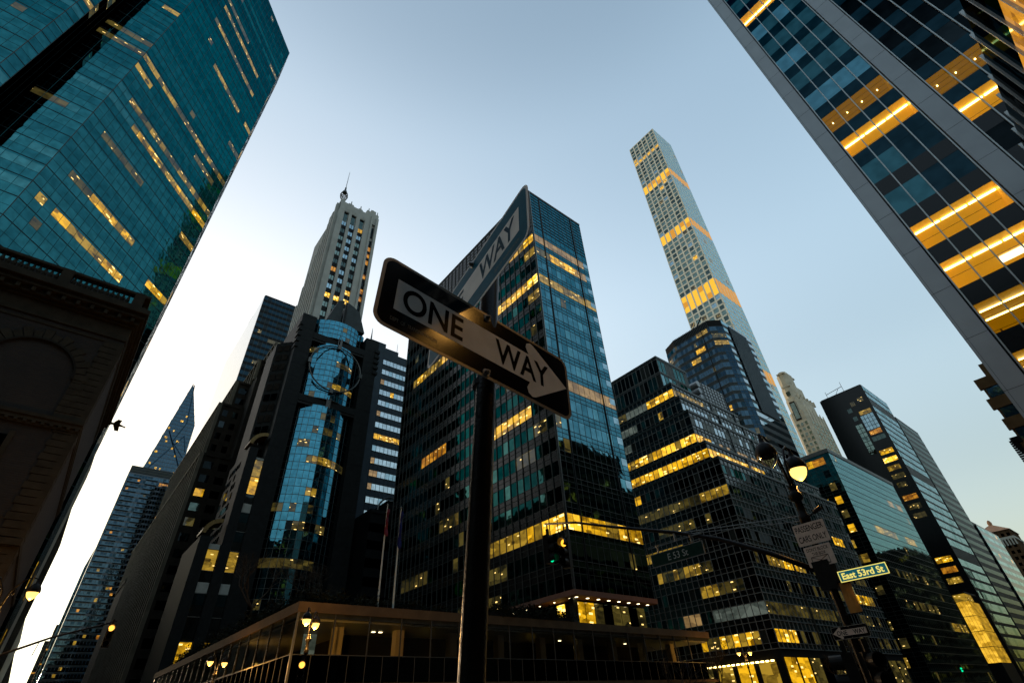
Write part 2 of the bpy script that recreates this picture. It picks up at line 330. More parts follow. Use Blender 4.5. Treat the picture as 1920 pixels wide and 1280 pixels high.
# ================================================================== BUILDINGS
# --- 1 zigzag teal glass tower behind the brick club
B = Bld('glass_tower', 'teal glass office tower with zigzag corners rising behind the brick club', 'skyscraper', (-95, -35))
H1 = 47 * 3.93
poly = [(-130, -62), (-70, -62), (-70, -34.3), (-71.4, -33), (-77.4, -33), (-77.4, -25.3), (-99.9, -4.7), (-112, -4.7), (-130, -20)]
B.mb('wall').prism(poly, 0, H1 - .6, 'dark_shell')
GT = ((3, 'g_teal'), (1, 'g_teal_b'), (1.2, 'g_teal_d'))
RL = ((.0, .10, .07, 'dark_joint'), (.42, .03, .06, 'teal_mull'))
def teal(P0, P1, nc, lits, seed, **kw):
    F = Face(P0, P1); nf = 47; w_ = F.L / nc; L = bands(lits, .012, ((1, 'lit_dim'),), seed)
    r3 = random.Random(seed)
    for f in range(nf):
        zb = f * 3.93; rowm = r3.choice(['g_teal', 'g_teal', 'g_teal_b', 'g_teal_d']); row2 = r3.choice(['g_teal', 'g_teal_d'])
        F.quad(B.mb('spandrels'), 0, F.L, zb + 1.9, zb + 4.23, .05, row2)
        for c in range(nc):
            B.win(F, c * w_, (c + 1) * w_, zb + .3, zb + 1.9, L(f, c, nc) or (rowm if r3.random() < .94 else pick(GT)), .05, .0014)
        F.box(B.mb('rails'), 0, F.L, zb + 2.3, zb + 2.44, 0, .08, 'dark_joint'); F.box(B.mb('rails'), 0, F.L, zb + .27, zb + .3, 0, .07, 'dark_joint')
    for c in range(nc + 1): F.box(B.mb('mullions'), c * w_ - .022, c * w_ + .022, 0, H1, 0, .09, 'teal_mull' if 0 < c < nc else 'alu_dark')
MX = ('lit_mid', 'lit_mid', 'lit_dim'); HI = ('lit', 'lit', 'lit_mid')
teal((-77.4, -25.3), (-99.9, -4.7), 20, [(17, 1, 1, 'lit_mid'), (17, 3, 12, HI), (19, 2, 4, 'lit_dim'), (19, 5, 11, HI), (24, 4, 4, 'lit_mid'), (24, 5, 19, ('lit', 'lit_mid')), (25, 2, 19, ('lit_mid', 'lit_mid', 'lit_dim')), (28, 0, 2, 'lit_mid'), (28, 3, 19, MX),
      (27, 0, 2, 'lit_mid'), (22, 2, 8, 'lit_dim'), (34, 8, 15, MX), (34, 18, 19, 'lit_mid'), (39, 4, 15, MX), (37, 4, 16, MX), (31, 17, 19, 'lit_dim'), (22, 17, 19, 'lit_mid'), (18, 16, 19, HI), (42, 17, 19, 'lit_dim'), (27, 13, 17, 'lit_dim'), (40, 3, 10, 'lit_dim')], 1)
teal((-77.4, -33), (-77.4, -25.3), 5, [(28, 0, 4, 'lit_dim'), (29, 0, 4, 'lit_dim'), (22, 0, 2, 'lit_dim'), (33, 3, 4, 'lit_mid')], 2)
teal((-70, -34.3), (-71.4, -33), 1, [(29, 0, 0, 'lit_mid'), (27, 0, 0, 'lit_mid')], 3)
teal((-70, -62), (-70, -34.3), 18, [(33, 8, 17, 'lit_dim'), (29, 15, 17, 'lit_mid')], 4)
F = Face((-71.4, -33), (-77.4, -33)); curtain(B, F, 0, 47, 3.93, 4, 0, 1, ((1, 'g_black'),), None, (.04, .06, 'black_metal'), (), bands([(27, 0, 0, 'lit_dim'), (29, 0, 1, 'lit_dim')]))
F = Face((-99.9, -4.7), (-112, -4.7)); curtain(B, F, 0, 47, 3.93, 8, 0, .9, ((1, 'g_sky'), (1, 'g_teal_b')), 'dark_joint', (.05, .08, 'alu_dark'), (), bands([], .04, ((1, 'lit'),), 5))
B.finish()

# --- 2 brick and stone club house
B = Bld('brick_clubhouse', 'dark brick clubhouse with blind arches and a stone balustrade', 'building', (-57, -30))
NY = -3.5; X = -46.0
B.mb('wall').box(-68, X, -62, NY, 0, 31.0, 'club_brick')
co = B.mb('cornice')
for (z0, z1, o) in ((28.8, 29.0, .12), (29.0, 30.2, .04), (30.2, 30.45, .25), (30.45, 30.9, .55), (30.9, 31.3, .95), (31.3, 31.75, 1.25)):
    co.box(-69, X + o, -63, NY + o * .55, z0, z1, 'quoin_stone')
for i in range(60): co.box(X + .25, X + .85, NY - .35 - i * .95, NY - .1 - i * .95, 30.46, 30.88, 'quoin_stone')
ba = B.mb('balustrade'); xb = X + .75
for i in range(12):
    y = NY - .1 - i * 5.1; ba.box(xb - .35, xb + .35, y - .75, y, 31.75, 33.3, 'quoin_stone')
ba.box(xb - .3, xb + .3, -62, NY + .3, 31.752, 32.0, 'quoin_stone'); ba.box(xb - .33, xb + .33, -62, NY + .3, 33.05, 33.28, 'quoin_stone')
ba.box(-68, xb - .3, NY - .35, NY + .29, 31.753, 32.0, 'quoin_stone'); ba.box(-68, xb - .33, NY - .35, NY + .29, 33.06, 33.27, 'quoin_stone')
B.mb('attic').box(-68, -48.2, -62, -5.2, 31.75, 34.6, 'club_brick')
PRF = [(.12, 0), (.09, .1), (.165, .35), (.14, .5), (.075, .8), (.12, .95), (.13, 1.05)]
for i in range(150):
    y = NY - .45 - i * .38
    if (NY - .1 - y) % 5.1 < .75: continue
    ba.lathe((xb, y, 32.0), PRF, 'quoin_stone', 7)
for i in range(50): ba.lathe((xb - .9 - i * .4, NY, 32.0), PRF, 'quoin_stone', 6)
tr = B.mb('string_course')
for z0, z1, o in ((20.2, 20.45, .15), (20.45, 20.75, .28), (20.75, 21.0, .38), (12.2, 12.6, .3), (28.3, 28.5, .06)): tr.box(-68.2, X + o, -62, NY + o * .4, z0, z1, 'quoin_stone')
for i in range(110): tr.box(X + .02, X + .30, NY - .2 - i * .5, NY - i * .5, 20.28, 20.44, 'quoin_stone')
q = B.mb('quoins')
def quoins(y0, y1, za, zb):
    z = za; k = 0
    while z < zb - .1:
        h = .52; e = .0 if k % 2 else .12
        q.box(X - .02, X + .09, y0 - e, y1, z + .03, min(z + h - .03, zb), 'quoin_stone'); z += h; k += 1
quoins(-4.75, -3.4, 21.05, 28.3); quoins(-4.75, -3.4, 12.7, 20.15); quoins(-4.75, -3.4, .2, 12.1)
for k in range(40): q.box(-48, X + .08, NY - .3, NY + .08, .3 + k * .7 + .03, .3 + k * .7 + .67, 'quoin_stone')
for j in range(6):
    ar = B.sep('blind_arch')
    yc = -8.1 - j * 8.6; R0, R1, zs = 2.75, 3.35, 24.3; zb = 21.05
    for k in range(17):     # voussoirs
        a0 = math.pi * k / 17 + .012; a1 = math.pi * (k + 1) / 17 - .012; ro = R1 + (.28 if k % 2 == 0 else 0)
        pts = [(R0, a0), (R0, a1), (ro, a1), (ro, a0)]
        f1 = [(X + .12, yc + r * math.cos(a), zs + r * math.sin(a)) for r, a in pts]; f0 = [(X - .05, p[1], p[2]) for p in f1]
        ar.hexa(f0 + f1, 'quoin_stone')
    for s_ in (-1, 1):
        z = zb; k = 0
        while z < zs - .1:
            e = .28 if k % 2 else 0; y_a, y_b = yc + s_ * R0, yc + s_ * (R1 + e - .02)
            ar.box(X - .05, X + .12, min(y_a, y_b), max(y_a, y_b), z + .02, min(z + .5, zs) - .02, 'quoin_stone'); z += .5; k += 1
    rg = [(R0 - .12, 0.), (R0, .0)]
    for k in range(24):
        a0, a1 = math.pi * k / 24, math.pi * (k + 1) / 24
        pts = [(R0 - .14, a0), (R0 - .14, a1), (R0, a1), (R0, a0)]
        f1 = [(X + .20, yc + r * math.cos(a), zs + r * math.sin(a)) for r, a in pts]; f0 = [(X - .05, p[1], p[2]) for p in f1]; ar.hexa(f0 + f1, 'stone_old')
F = Face((X, -62), (X, NY))
for j in range(6):
    yc = -8.1 - j * 8.6; B.win(F, 62 + yc - 1.1, 62 + yc + 1.1, 14.2, 19.2, 'g_black', .06); ws_ = B.sep('window_surround'); F.box(ws_, 62 + yc - 1.4, 62 + yc - 1.1, 13.9, 19.5, 0, .14, 'quoin_stone'); F.box(ws_, 62 + yc + 1.1, 62 + yc + 1.4, 13.9, 19.5, 0, .14, 'quoin_stone')
    B.win(F, 62 + yc - 1.3, 62 + yc + 1.3, 3, 10.5, 'g_black', .06)
B.finish()

# --- 3 slab tower with low podium (centre)
B = Bld('glass_slab_tower', 'green-blue glass slab office tower standing on a low glazed podium', 'skyscraper', (-75, 60))
XE, YS, YN, XW, ZB = -50.0, 51.4, 68.0, -104.0, 14.5
B.mb('wall').box(XW, XE, YS, YN, ZB + .3, 97.5, 'dark_shell')
B.mb('soffit').box(XW, XE + .3, YS - .3, YN + .3, ZB - .35, ZB + .3, 'pink_soffit')
zz = lambda f: 14.5 + 4.0 * f
FE = Face((XE, YS), (XE, YN)); FS = Face((XW, YS), (XE, YS)); FN = Face((XE, YN), (XW, YN)); FW = Face((XW, YN), (XW, YS))
GE = ((3, 'g_lev'), (1, 'g_lev_b'), (1.5, 'g_lev_d'))
LE = bands([(2, 0, 0, 'lit_hi'), (2, 1, 3, 'lit'), (2, 4, 4, 'lit_mid'), (2, 5, 5, 'lit_hi'), (2, 6, 7, 'lit'), (8, 0, 1, 'lit_grey'), (8, 2, 7, 'lit_pink'), (14, 0, 7, 'lit_mid'), (14, 1, 2, 'lit'), (16, 0, 1, 'lit_dim'), (16, 2, 5, 'lit'), (16, 6, 6, 'lit_pink'), (17, 0, 6, 'lit_pink'), (18, 0, 6, 'lit_grey')], .02, ((1, 'lit_dim'),), 11)
def lev_face(F, nc, LT, GL, nf=18, spandrel='g_lev_d', mullm='alu', md=.16, mwid=.05):
    w_ = F.L / nc
    for f in range(nf):
        zb = zz(f)
        F.quad(B.mb('spandrels'), 0, F.L, zb + 2.35, zb + 4.0, .05, spandrel)
        for c in range(nc):
            if f == 2: z0_, z1_ = zb + 0.0, zb + 2.3
            else: z0_, z1_ = zb, zb + 2.35
            B.win(F, c * w_, (c + 1) * w_, z0_, z1_, LT(f, c, nc) or pick(GL), .05)
        for dz in (0, .9 + 1.45, 3.2): F.box(B.mb('rails'), 0, F.L, zb + dz - .035, zb + dz + .035, 0, .1, 'alu_dark' if dz else 'alu_dull')
    # mechanical grille storeys at the top
    zt = zz(nf)
    k = 0
    while zt + k * 1.05 < 98.6:
        F.quad(B.mb('grille'), 0, F.L, zt + k * 1.05, zt + k * 1.05 + .95, .04, spandrel); F.box(B.mb('grille'), 0, F.L, zt + k * 1.05 + .95, zt + k * 1.05 + 1.05, 0, .14, mullm if md > .12 else 'alu_dark'); k += 1
    for c in range(nc + 1): F.box(B.mb('mullions'), c * w_ - mwid / 2, c * w_ + mwid / 2, ZB, 99.5, 0, md, mullm)
lev_face(FE, 12, lambda f, c, n: LE(f, int(c * 8 / 12), 8), GE, 18, 'g_lev_d', 'alu_dull', .09, .04)
for a in (3.0, 13.2): FE.box(B.mb('mullions'), a - .1, a + .1, ZB, 99.5, 0, .2, 'black_metal')
FE.box(B.mb('corner_post'), 0, .14, ZB, 99.6, 0, .2, 'alu')
LS = bands([(17, 23, 27, ('lit', 'lit', 'lit_mid')), (16, 26, 27, 'lit_mid'), (14, 20, 25, 'lit'), (14, 26, 27, 'lit_hi'), (13, 26, 27, 'lit_mid'), (14, 2, 11, ('lit', 'lit_mid')), (7, 19, 24, 'lit'), (2, 18, 21, 'lit_mid'), (2, 22, 24, ('lit_mid', 'lit')), (2, 25, 27, ('lit', 'lit_hi')), (8, 6, 10, 'lit_orange'),
            (1, 17, 20, 'lit_dim'), (5, 22, 24, 'lit_spots'), (6, 25, 26, 'lit_spots'), (4, 10, 13, 'lit_spots'), (0, 14, 19, 'lit_spots'), (11, 26, 26, 'lit_spots'), (2, 3, 7, 'lit_spots')], .03, ((1, 'lit_spots'), (1, 'lit_dim')), 12)
lev_face(FS, 32, lambda f, c, n: LS(f, int(c * 28 / 32), 28), ((4, 'g_levS_d'), (1.3, 'g_levS'), (.5, 'g_levS_b')), 18, 'spandrel_black', 'alu_dull', .22, .06)
curtain(B, FN, ZB, 20, 4.2, 20, .4, 1, GE, 'g_lev_d'); curtain(B, FW, ZB, 20, 4.2, 8, .4, 1, GE, 'g_lev_d')
for f in range(4, 18):  # open corner bays seen against the sky
    FE.box(B.sep('corner_bay'), FE.L - 1.5, FE.L - .1, zz(f) + .9, zz(f) + 2.2, .06, .10, 'g_sky')
B.mb('roof').box(XW, XE, YS, YN, 97.5, 99.3, 'dark_shell'); B.mb('coping').box(XW - .1, XE + .15, YS - .2, YN + .1, 99.3, 99.65, 'alu_dull')
# recessed glazed storey under the slab, with downlights
B.mb('undercroft').box(XW + 4, XE - 2.2, YS + 2.2, YN - 1, 9.6, ZB - .4, 'dark_shell')
FU = Face((XE - 2.2, YS + 2.2), (XE - 2.2, YN - 1))
for c in range(8):
    B.win(FU, c * 1.8, c * 1.8 + 1.7, 9.9, ZB - .6, 'lit' if c < 2 else ('lit_dim' if c % 3 else 'g_black'), .06)
FU2 = Face((XW + 4, YS + 2.2), (XE - 2.2, YS + 2.2))
for c in range(27): B.win(FU2, c * 1.7, c * 1.7 + 1.6, 9.9, ZB - .6, 'lit_hi' if c > 25 else 'g_black', .06)
for i in range(8): B.sep('downlight').lathe((XE - .9, YS + 1.2 + i * 2.1, ZB - .38), [(0, 0), (.22, 0), (.22, .03)], 'downlight', 10)
for i in range(6): B.sep('downlight').lathe((XE - 2 - i * 3, YS + 1.0, ZB - .38), [(0, 0), (.14, 0), (.14, .03)], 'downlight', 10)
# columns down through the podium
for i in range(5): B.sep('column').box(XE - 2.0 - i * 11, XE - 1.2 - i * 11, YS + .8, YS + 1.6, 0, ZB - .4, 'alu_dark')
# podium
XP, YP, YPN, ZP = -45.0, 14.8, 72.0, 10.1
pf = B.mb('podium_fascia')
pf.box(XP - 60, XP, YP, YPN, 9.35, 10.1, 'stone_fascia'); pf.box(XP - 59.9, XP - .15, YP + .15, YPN - .15, 9.0, 9.35, 'alu_dark')
pf.box(XP - 59, XP - .1, YP + .1, YPN - .1, 4.35, 4.62, 'stone_fascia')
pb = B.mb('podium_core'); pb.box(XP - 59, XP - 7, YP + 7, YPN - 7, .15, 9.0, 'dark_shell'); pb.box(XP - 59.4, XP - .3, YP + .3, YPN - .3, 4.62, 4.75, 'stone_warm')
pb.box(XP - 59.4, XP - .5, YP + .5, YPN - .5, 8.85, 9.0, 'panel_grey')
FP = Face((XP - .15, YP + .15), (XP - .15, YPN - .15)); FPS = Face((XP - 59, YP + .15), (XP - .15, YP + .15))
for F in (FP, FPS):
    n = int(F.L / 3.05); pm_ = 'alu_dull' if F is FP else 'black_metal'
    for c in range(n):
        a = c * 3.05 if F is FP else F.L - (c + 1) * 3.05
        B.win(F, a, a + 3.05, 6.5, 9.0, 'clear_glass', .03, .001)
        for h_ in (0, 1.525): B.win(F, a + h_, a + h_ + 1.525, 4.7, 6.44, 'g_black', .03, .001)
        F.box(B.mb('podium_mullions'), a - .04, a + .04, 6.5, 9.34, 0, .12, pm_); F.box(B.mb('podium_mullions'), a - .02, a + .02, 4.62, 6.44, 0, .09, pm_); F.box(B.mb('podium_mullions'), a + 1.5, a + 1.54, 4.62, 6.44, 0, .09, pm_)
    F.box(B.mb('podium_mullions'), 0, F.L, 6.44, 6.5, 0, .1, pm_)
FP.box(B.mb('podium_mullions'), -.1, .06, 4.62, 9.34, 0, .16, 'alu')
ir = B.mb('podium_interior')
for i in range(9):
    y = 19.2 + i * 5.9; ir.box(-48.6, -47.8, y, y + .8, 4.75, 8.85, 'stone_cream')
for i in range(7): ir.box(-51.95, -51.9, 22.5 + i * 7.3, 23.2 + i * 7.3 + (i % 2), 5.6, 7.0, 'lit_mid')
ir.box(-51.94, -51.88, 18.0, 19.2, 4.9, 8.8, 'lit_grey')
for y_ in (23.4, 24.1, 47.2, 58.9): ir.box(-49.5, -49.3, y_, y_ + .3, 8.80, 8.84, 'downlight')
# ground floor columns and lit lobby glass
for i in range(8): B.sep('column').tube((-46.2, 17 + i * 7.5, .14), (-46.2, 17 + i * 7.5, 4.35), .35, .35, 'alu_dull')
for i in range(7): B.win(Face((-51.9, 15), (-51.9, 70)), i * 7.6, i * 7.6 + 6, .3, 4.2, 'lit' if i in (4, 5) else 'lit_dim', .05)
B.finish()

# --- podium planting
def leaves(mb, n, fn, size, mat, r=rnd):
    for _ in range(n):
        p = Vector(fn()); a = Vector((r.gauss(0, 1), r.gauss(0, 1), r.gauss(0, 1))).normalized(); b = a.cross(Vector((r.gauss(0, 1), r.gauss(0, 1), r.gauss(0, 1)))).normalized(); s_ = size * r.uniform(.6, 1.4)
        mb.add((p - a * s_, p + b * s_ * .5, p + a * s_, p - b * s_ * .5), ((0, 1, 2, 3),), mat)
def hedge(name, label, x0, x1, y0, y1, z0, h, group):
    m = MB(); cl = [(rnd.uniform(x0, x1), rnd.uniform(y0, y1), rnd.uniform(.5, 1.0) * h, rnd.uniform(.5, 1.0)) for _ in range(int(max(x1 - x0, y1 - y0) * 1.6))]
    for cx, cy, hh, rr in cl:
        leaves(m, 260, lambda: (cx + rnd.gauss(0, rr * .55), cy + rnd.gauss(0, rr * .55), z0 + abs(rnd.gauss(hh * .45, hh * .3))), .13, 'hedge_leaf')
    m.box(x0, x1, y0, y1, z0, z0 + .35, 'dark_shell')
    o = m.build(name, None, org=((x0 + x1) / 2, (y0 + y1) / 2, z0)); tag(o, label, 'hedge', group); return o
GP = 'planting on the podium roof'
hedge('hedge', 'dark rounded shrubbery overhanging the podium edge below the glass slab', -46.4, -45.2, 32, 45.5, 10.1, 1.5, GP)
hedge('hedge', 'dark clipped hedge on the podium roof near the two flagpoles', -48.5, -46.9, 16.5, 30.5, 10.1, 1.5, GP)
hedge('hedge', 'long dark hedge along the podium roof facing the side street', -98, -49.5, 15.8, 18.0, 10.1, 2.0, GP)
def bare_tree(loc, h, label, group, spread=.55, seed=1, levels=5):
    r = random.Random(seed); m = MB(); tw = MB()
    def br(p, d, L, rad, lv):
        pts = [p]; q = p.copy(); dd = d.copy()
        for _ in range(3):
            dd = (dd + Vector((r.gauss(0, .16), r.gauss(0, .16), r.gauss(.04, .08)))).normalized(); q = q + dd * L / 3; pts.append(q.copy())
        (m if lv > 2 else tw).path(pts, [rad, rad * .9, rad * .8, rad * .66], 'bark', 6 if lv > 2 else 4)
        if lv == 0: return
        for _ in range(3 if lv > 1 else 4):
            nd = (dd + Vector((r.gauss(0, spread), r.gauss(0, spread), r.gauss(.15, .3)))).normalized(); br(pts[r.choice([2, 3, 3])], nd, L * r.uniform(.6, .8), rad * .58, lv - 1)
    br(Vector((0, 0, 0)), Vector((0, 0, 1)), h * .3, h * .013 + .03, levels)
    root = empty('bare_tree', loc, label, 'tree', group); m.build('trunk', root); tw.build('branches', root); return root
GT_ = 'bare winter trees'
bare_tree((-70, 17.5, 10.1), 12, 'bare tree on the podium roof in front of the curved glass bay', GT_, seed=2)
bare_tree((-66, 22.5, 10.1), 10, 'bare tree on the podium roof before the dark pier of the ring building', GT_, seed=3)
bare_tree((-60, 19.5, 10.1), 8.5, 'smaller bare tree on the podium roof above its lit corner', GT_, seed=4)
bare_tree((-42.5, 60, .14), 9, 'bare street tree at the far end of the podium', GT_, seed=5)
bare_tree((-42.5, 68, .14), 10, 'bare street tree between the podium and the stepped office building', GT_, seed=6)
bare_tree((-42.5, 104, .14), 10, 'bare street tree before the lit shopfronts of the stepped building', GT_, seed=7)
bare_tree((-42.5, 118, .14), 10, 'bare street tree farther along the stepped building', GT_, seed=8)
bare_tree((-24, 60, .14), 9, 'bare tree in the avenue median behind the overhead street sign', GT_, seed=9)

# --- flagpoles
for i, (y, c, lb) in enumerate(((22.5, 'flag_cloth', 'white flagpole with a limp dark red flag on the podium roof'), (24.05, 'flag_blue', 'white flagpole with a limp dark blue flag on the podium roof'))):
    r_ = empty('flagpole', (-46.9, y, 10.1), lb, 'flagpole', 'flagpoles on the podium roof'); m = MB()
    m.tube((0, 0, 0), (0, 0, 9.6), .09, .05, 'sign_text_pale', 10); m.build('pole', r_); m = MB(); m.lathe((0, 0, 9.6), [(0, 0), (.1, .03), (.11, .1), (.06, .18), (0, .2)], 'bolt_steel', 10); m.build('finial', r_)
    m = MB(); L_ = 3.6 if i else 2.6; n = 14
    pts = []
    for a in range(n + 1):
        z = 9.3 - L_ * a / n; w_ = .34 + .10 * math.sin(a * 1.1)
        pts.append([(.06 + w_ * b / 5, .12 * math.sin(b * 1.9 + a * .4), z - .12 * b / 5 * (1 + a / n)) for b in range(6)])
    for a in range(n):
        for b in range(5): m.quad(pts[a][b], pts[a + 1][b], pts[a + 1][b + 1], pts[a][b + 1], c)
    m.build('flag', r_)

# --- 4 dark granite tower with the ring
B = Bld('ring_tower', 'dark granite tower with a curved glass bay crossed by a metal ring', 'skyscraper', (-126, 36))
XR = -118.0
B.mb('wall').box(-134, XR - 4.3, 25.1, 48.9, 0, 97, 'granite_d')
F = Face((XR, 25.1), (XR, 49.0))
pr = B.sep('pier')
pr.box(-134, XR, 24.9, 28.9, 0, 96.8, 'granite'); pr2 = B.sep('pier'); pr2.box(-134, XR, 44.2, 48.4, 0, 96.3, 'granite')
for k in range(5): pr.box(-120, XR + .35, 24.6, 25.6, 92.5 - k * 1.9, 93.4 - k * 1.9, 'granite'); pr2.box(-120, XR + .35, 47.4, 48.9, 92.0 - k * 1.9, 92.9 - k * 1.9, 'granite')
for k in range(24): pr.box(XR, XR + .03, 24.9, 28.9, k * 4 + 3.95, k * 4 + 4.0, 'granite_d'); pr2.box(XR, XR + .03, 44.2, 48.4, k * 4 + 3.95, k * 4 + 4.0, 'granite_d')
# curved bay
nseg = 12; yc, hw, bul = 36.5, 7.7, 3.1
arc = []
for k in range(nseg + 1):
    t = -1 + 2 * k / nseg; arc.append((XR - 2.8 + bul * (1 - t * t) + .3, yc + hw * t))
LR = bands([(4, 3, 11, ('lit_mid', 'lit_dim', 'g_black')), (3, 1, 3, 'lit_spots'), (7, 0, 8, ('lit_spots', 'lit_dim')), (9, 3, 9, ('lit_spots', 'g_black')), (11, 5, 6, 'lit_mid'), (13, 4, 11, ('lit_mid', 'lit_dim', 'lit_mid')), (14, 2, 3, 'lit_spots'), (15, 6, 7, 'lit_spots'), (17, 3, 10, ('lit_spots', 'lit_mid')), (19, 5, 10, ('lit_mid', 'lit_spots')), (21, 6, 9, 'lit_spots'), (2, 1, 6, ('lit_spots', 'lit'))], .06, ((1, 'lit_spots'), (1, 'lit_dim')), 21)
def bay(z0, z1, fh, flr0):
    n = int(round((z1 - z0) / fh))
    for k in range(nseg):
        F_ = Face(arc[k], arc[k + 1])
        for f in range(n):
            zb = z0 + f * (z1 - z0) / n; hh = (z1 - z0) / n
            for s_ in (0, 1):
                m_ = LR(flr0 + f, k, nseg) if s_ == 0 else None
                B.win(F_, 0, F_.L, zb + s_ * hh / 2, zb + (s_ + 1) * hh / 2, m_ or 'g_ring', .02, .002)
                F_.box(B.mb('bay_mullions'), 0, F_.L, zb + s_ * hh / 2 - .04, zb + s_ * hh / 2 + .04, 0, .1, 'alu_dull')
        F_.box(B.mb('bay_mullions'), -.04, .04, z0, z1, 0, .12, 'alu_dull')
bay(2, 69.5, 3.9, 0); bay(71.6, 89.4, 3.9, 18); bay(91.6, 97.8, 3.1, 23)
for z0, z1 in ((69.6, 71.5), (89.5, 91.5)):
    bm_ = B.sep('crossbeam')
    bm_.box(XR - 4.3, XR + .1, 28.9, 44.2, z0, z1, 'granite'); bm_.box(XR - 1.4, XR - .1, 28.9, 44.2, z0 + .001 - .7, z0, 'black_metal')
    bm_.box(XR - .2, XR + .6, 35.9, 37.1, z0 - .5, z1 + .8, 'steel_ring')
rg = B.mb('ring'); NR = 48
def torus(mb, c, R0, r0, mat, nx=NR):
    vs = []; fs = []; n = 8
    for i in range(nx):
        a = 2 * math.pi * i / nx
        for k in range(n):
            b = 2 * math.pi * k / n; rr = R0 + r0 * math.cos(b); vs.append((c[0] + r0 * math.sin(b), c[1] + rr * math.cos(a), c[2] + rr * math.sin(a)))
    for i in range(nx):
        for k in range(n): fs.append((i * n + k, i * n + (k + 1) % n, ((i + 1) % nx) * n + (k + 1) % n, ((i + 1) % nx) * n + k))
    mb.add(vs, fs, mat)
torus(rg, (XR + 1.1, 36.4, 81.3), 7.2, .19, 'steel_ring'); torus(rg, (XR + .7, 36.4, 81.3), 6.9, .1, 'black_metal')
for a in (0, 90, 180, 270):
    cy, cz = 36.4 + 7.2 * math.cos(R_(a)), 81.3 + 7.2 * math.sin(R_(a)); rg.box(XR - .4, XR + 1.5, cy - .45, cy + .45, cz - .7, cz + .7, 'steel_ring')
rg.box(XR + .2, XR + .6, 36.1, 36.5, 71.5, 106, 'black_metal')
gb = B.mb('gable')
for (pts) in (((31.5, 97.8), (34.0, 106.4), (35.7, 107.2), (35.7, 97.8)), ((36.9, 97.8), (36.9, 106.9), (38.4, 106.4), (40.9, 104.8), (43.4, 97.8))):
    n = len(pts); gb.add([(XR - .4, y, z) for y, z in pts] + [(-130, y, z) for y, z in pts], [tuple(range(n)), tuple(reversed(range(n, 2 * n)))] + [(i, (i + 1) % n, (i + 1) % n + n, i + n) for i in range(n)], 'slate')
gb.tube((XR - .6, 36.3, 97), (XR - .6, 36.3, 110.5), .25, .08, 'steel_ring', 6); gb.tube((XR - 1, 46, 96), (XR - 1, 46, 101.5), .3, .05, 'steel_ring', 6)
# stepped bays towards the side street: granite fins and window strips with curved tops
def annex(y0, y1, ztop, kind, seed):
    if kind == 'fin':
        B.sep('fin').box(-134, XR + .25, y0, y1, 0, ztop, 'granite')
    else:
        B.mb('wall').box(-134, XR - .5, y0 + .01, y1 - .01, 0, ztop, 'granite_d'); F_ = Face((XR - .45, y0), (XR - .45, y1)); n = int(ztop / 4)
        Lx = bands([(k, 0, 9, 'lit_mid') for k in (3, 7, 11)], 0, seed=seed)
        for f in range(n):
            m_ = {3: 'lit', 7: 'lit_mid', 11: 'lit', 12: 'lit_mid'}.get(f)
            if f % 4 == 2: F_.box(B.sep('strip_panel'), .1, F_.L - .1, f * 4, f * 4 + 1.9, 0, .1, 'blind'); B.win(F_, .1, F_.L - .1, f * 4 + 1.95, f * 4 + 3.9, m_ or 'g_dark', .05)
            else:
                B.win(F_, .1, F_.L - .1, f * 4 + 1.95, f * 4 + 3.9, m_ or pick(((1, 'g_dark'), (1, 'g_399_d'))), .05); B.win(F_, .1, F_.L - .1, f * 4, f * 4 + 1.9, m_ or 'g_dark', .05)
            F_.box(B.mb('bay_mullions'), 0, F_.L, f * 4 - .06, f * 4 + .06, 0, .14, 'alu_dull')
        F_.box(B.sep('strip_panel'), .1, F_.L - .1, n * 4, ztop, 0, .12, 'blind')
annex(23.0, 24.9, 52.5, 'gap', 1); annex(21.1, 23.0, 54.5, 'fin', 2); annex(18.9, 21.1, 33, 'gap', 3); annex(16.9, 18.9, 34.2, 'fin', 4)
for (ys, x_0, x_1, z_0, z_1) in ((21.1, -134, XR - 4.2, 34, 54), (24.9, -134, XR - 4.2, 56, 60)):
    F_ = Face((x_0, ys), (x_1, ys))
    for zk in range(int((z_1 - z_0) / 2.4)):
        for c in range(int(F_.L / 1.9)):
            if rnd.random() < .75: B.win(F_, .3 + c * 1.9, 1.7 + c * 1.9, z_0 + zk * 2.4 + .4, z_0 + zk * 2.4 + 1.9, rnd.choice(['g_432', 'g_432', 'g_white', 'g_dark']) if ys > 17 else 'g_dark', .05)
# sloping bright window strip beside the pier and golden curved buttress caps
F_ = Face((XR - 6, 21.6), (XR - 2.5, 24.9)); n = 11
B.mb('wall').prism([(-133, 21.6), (XR - 6.1, 21.6), (XR - 2.7, 24.8), (-133, 24.8)], 52.5, 88, 'granite')
for f in range(n):
    for s_ in (0, 1): B.win(F_, .6 + s_ * 1.9, 2.2 + s_ * 1.9, 54 + f * 3.1, 55.9 + f * 3.1, 'g_white' if f not in (2, 5) else 'g_399_d', .06)
for (yc_, zc_, rr) in ((23.0, 55.0, 3.6), (18.9, 34.5, 3.4)):
    cv = B.sep('curved_cap')
    k_ = 10
    for i in range(k_):
        a0, a1 = R_(90 + 85 * i / k_), R_(90 + 85 * (i + 1) / k_)
        P = lambda a, r: (yc_ + 1.3 + r * math.cos(a) * 1.0, zc_ + r * math.sin(a))
        q_ = [P(a0, rr), P(a1, rr), P(a1, rr - .8), P(a0, rr - .8)]
        cv.hexa([(XR + .3, *c) for c in q_] + [(XR - 4, *c) for c in q_], 'gold_curve')
B.finish()

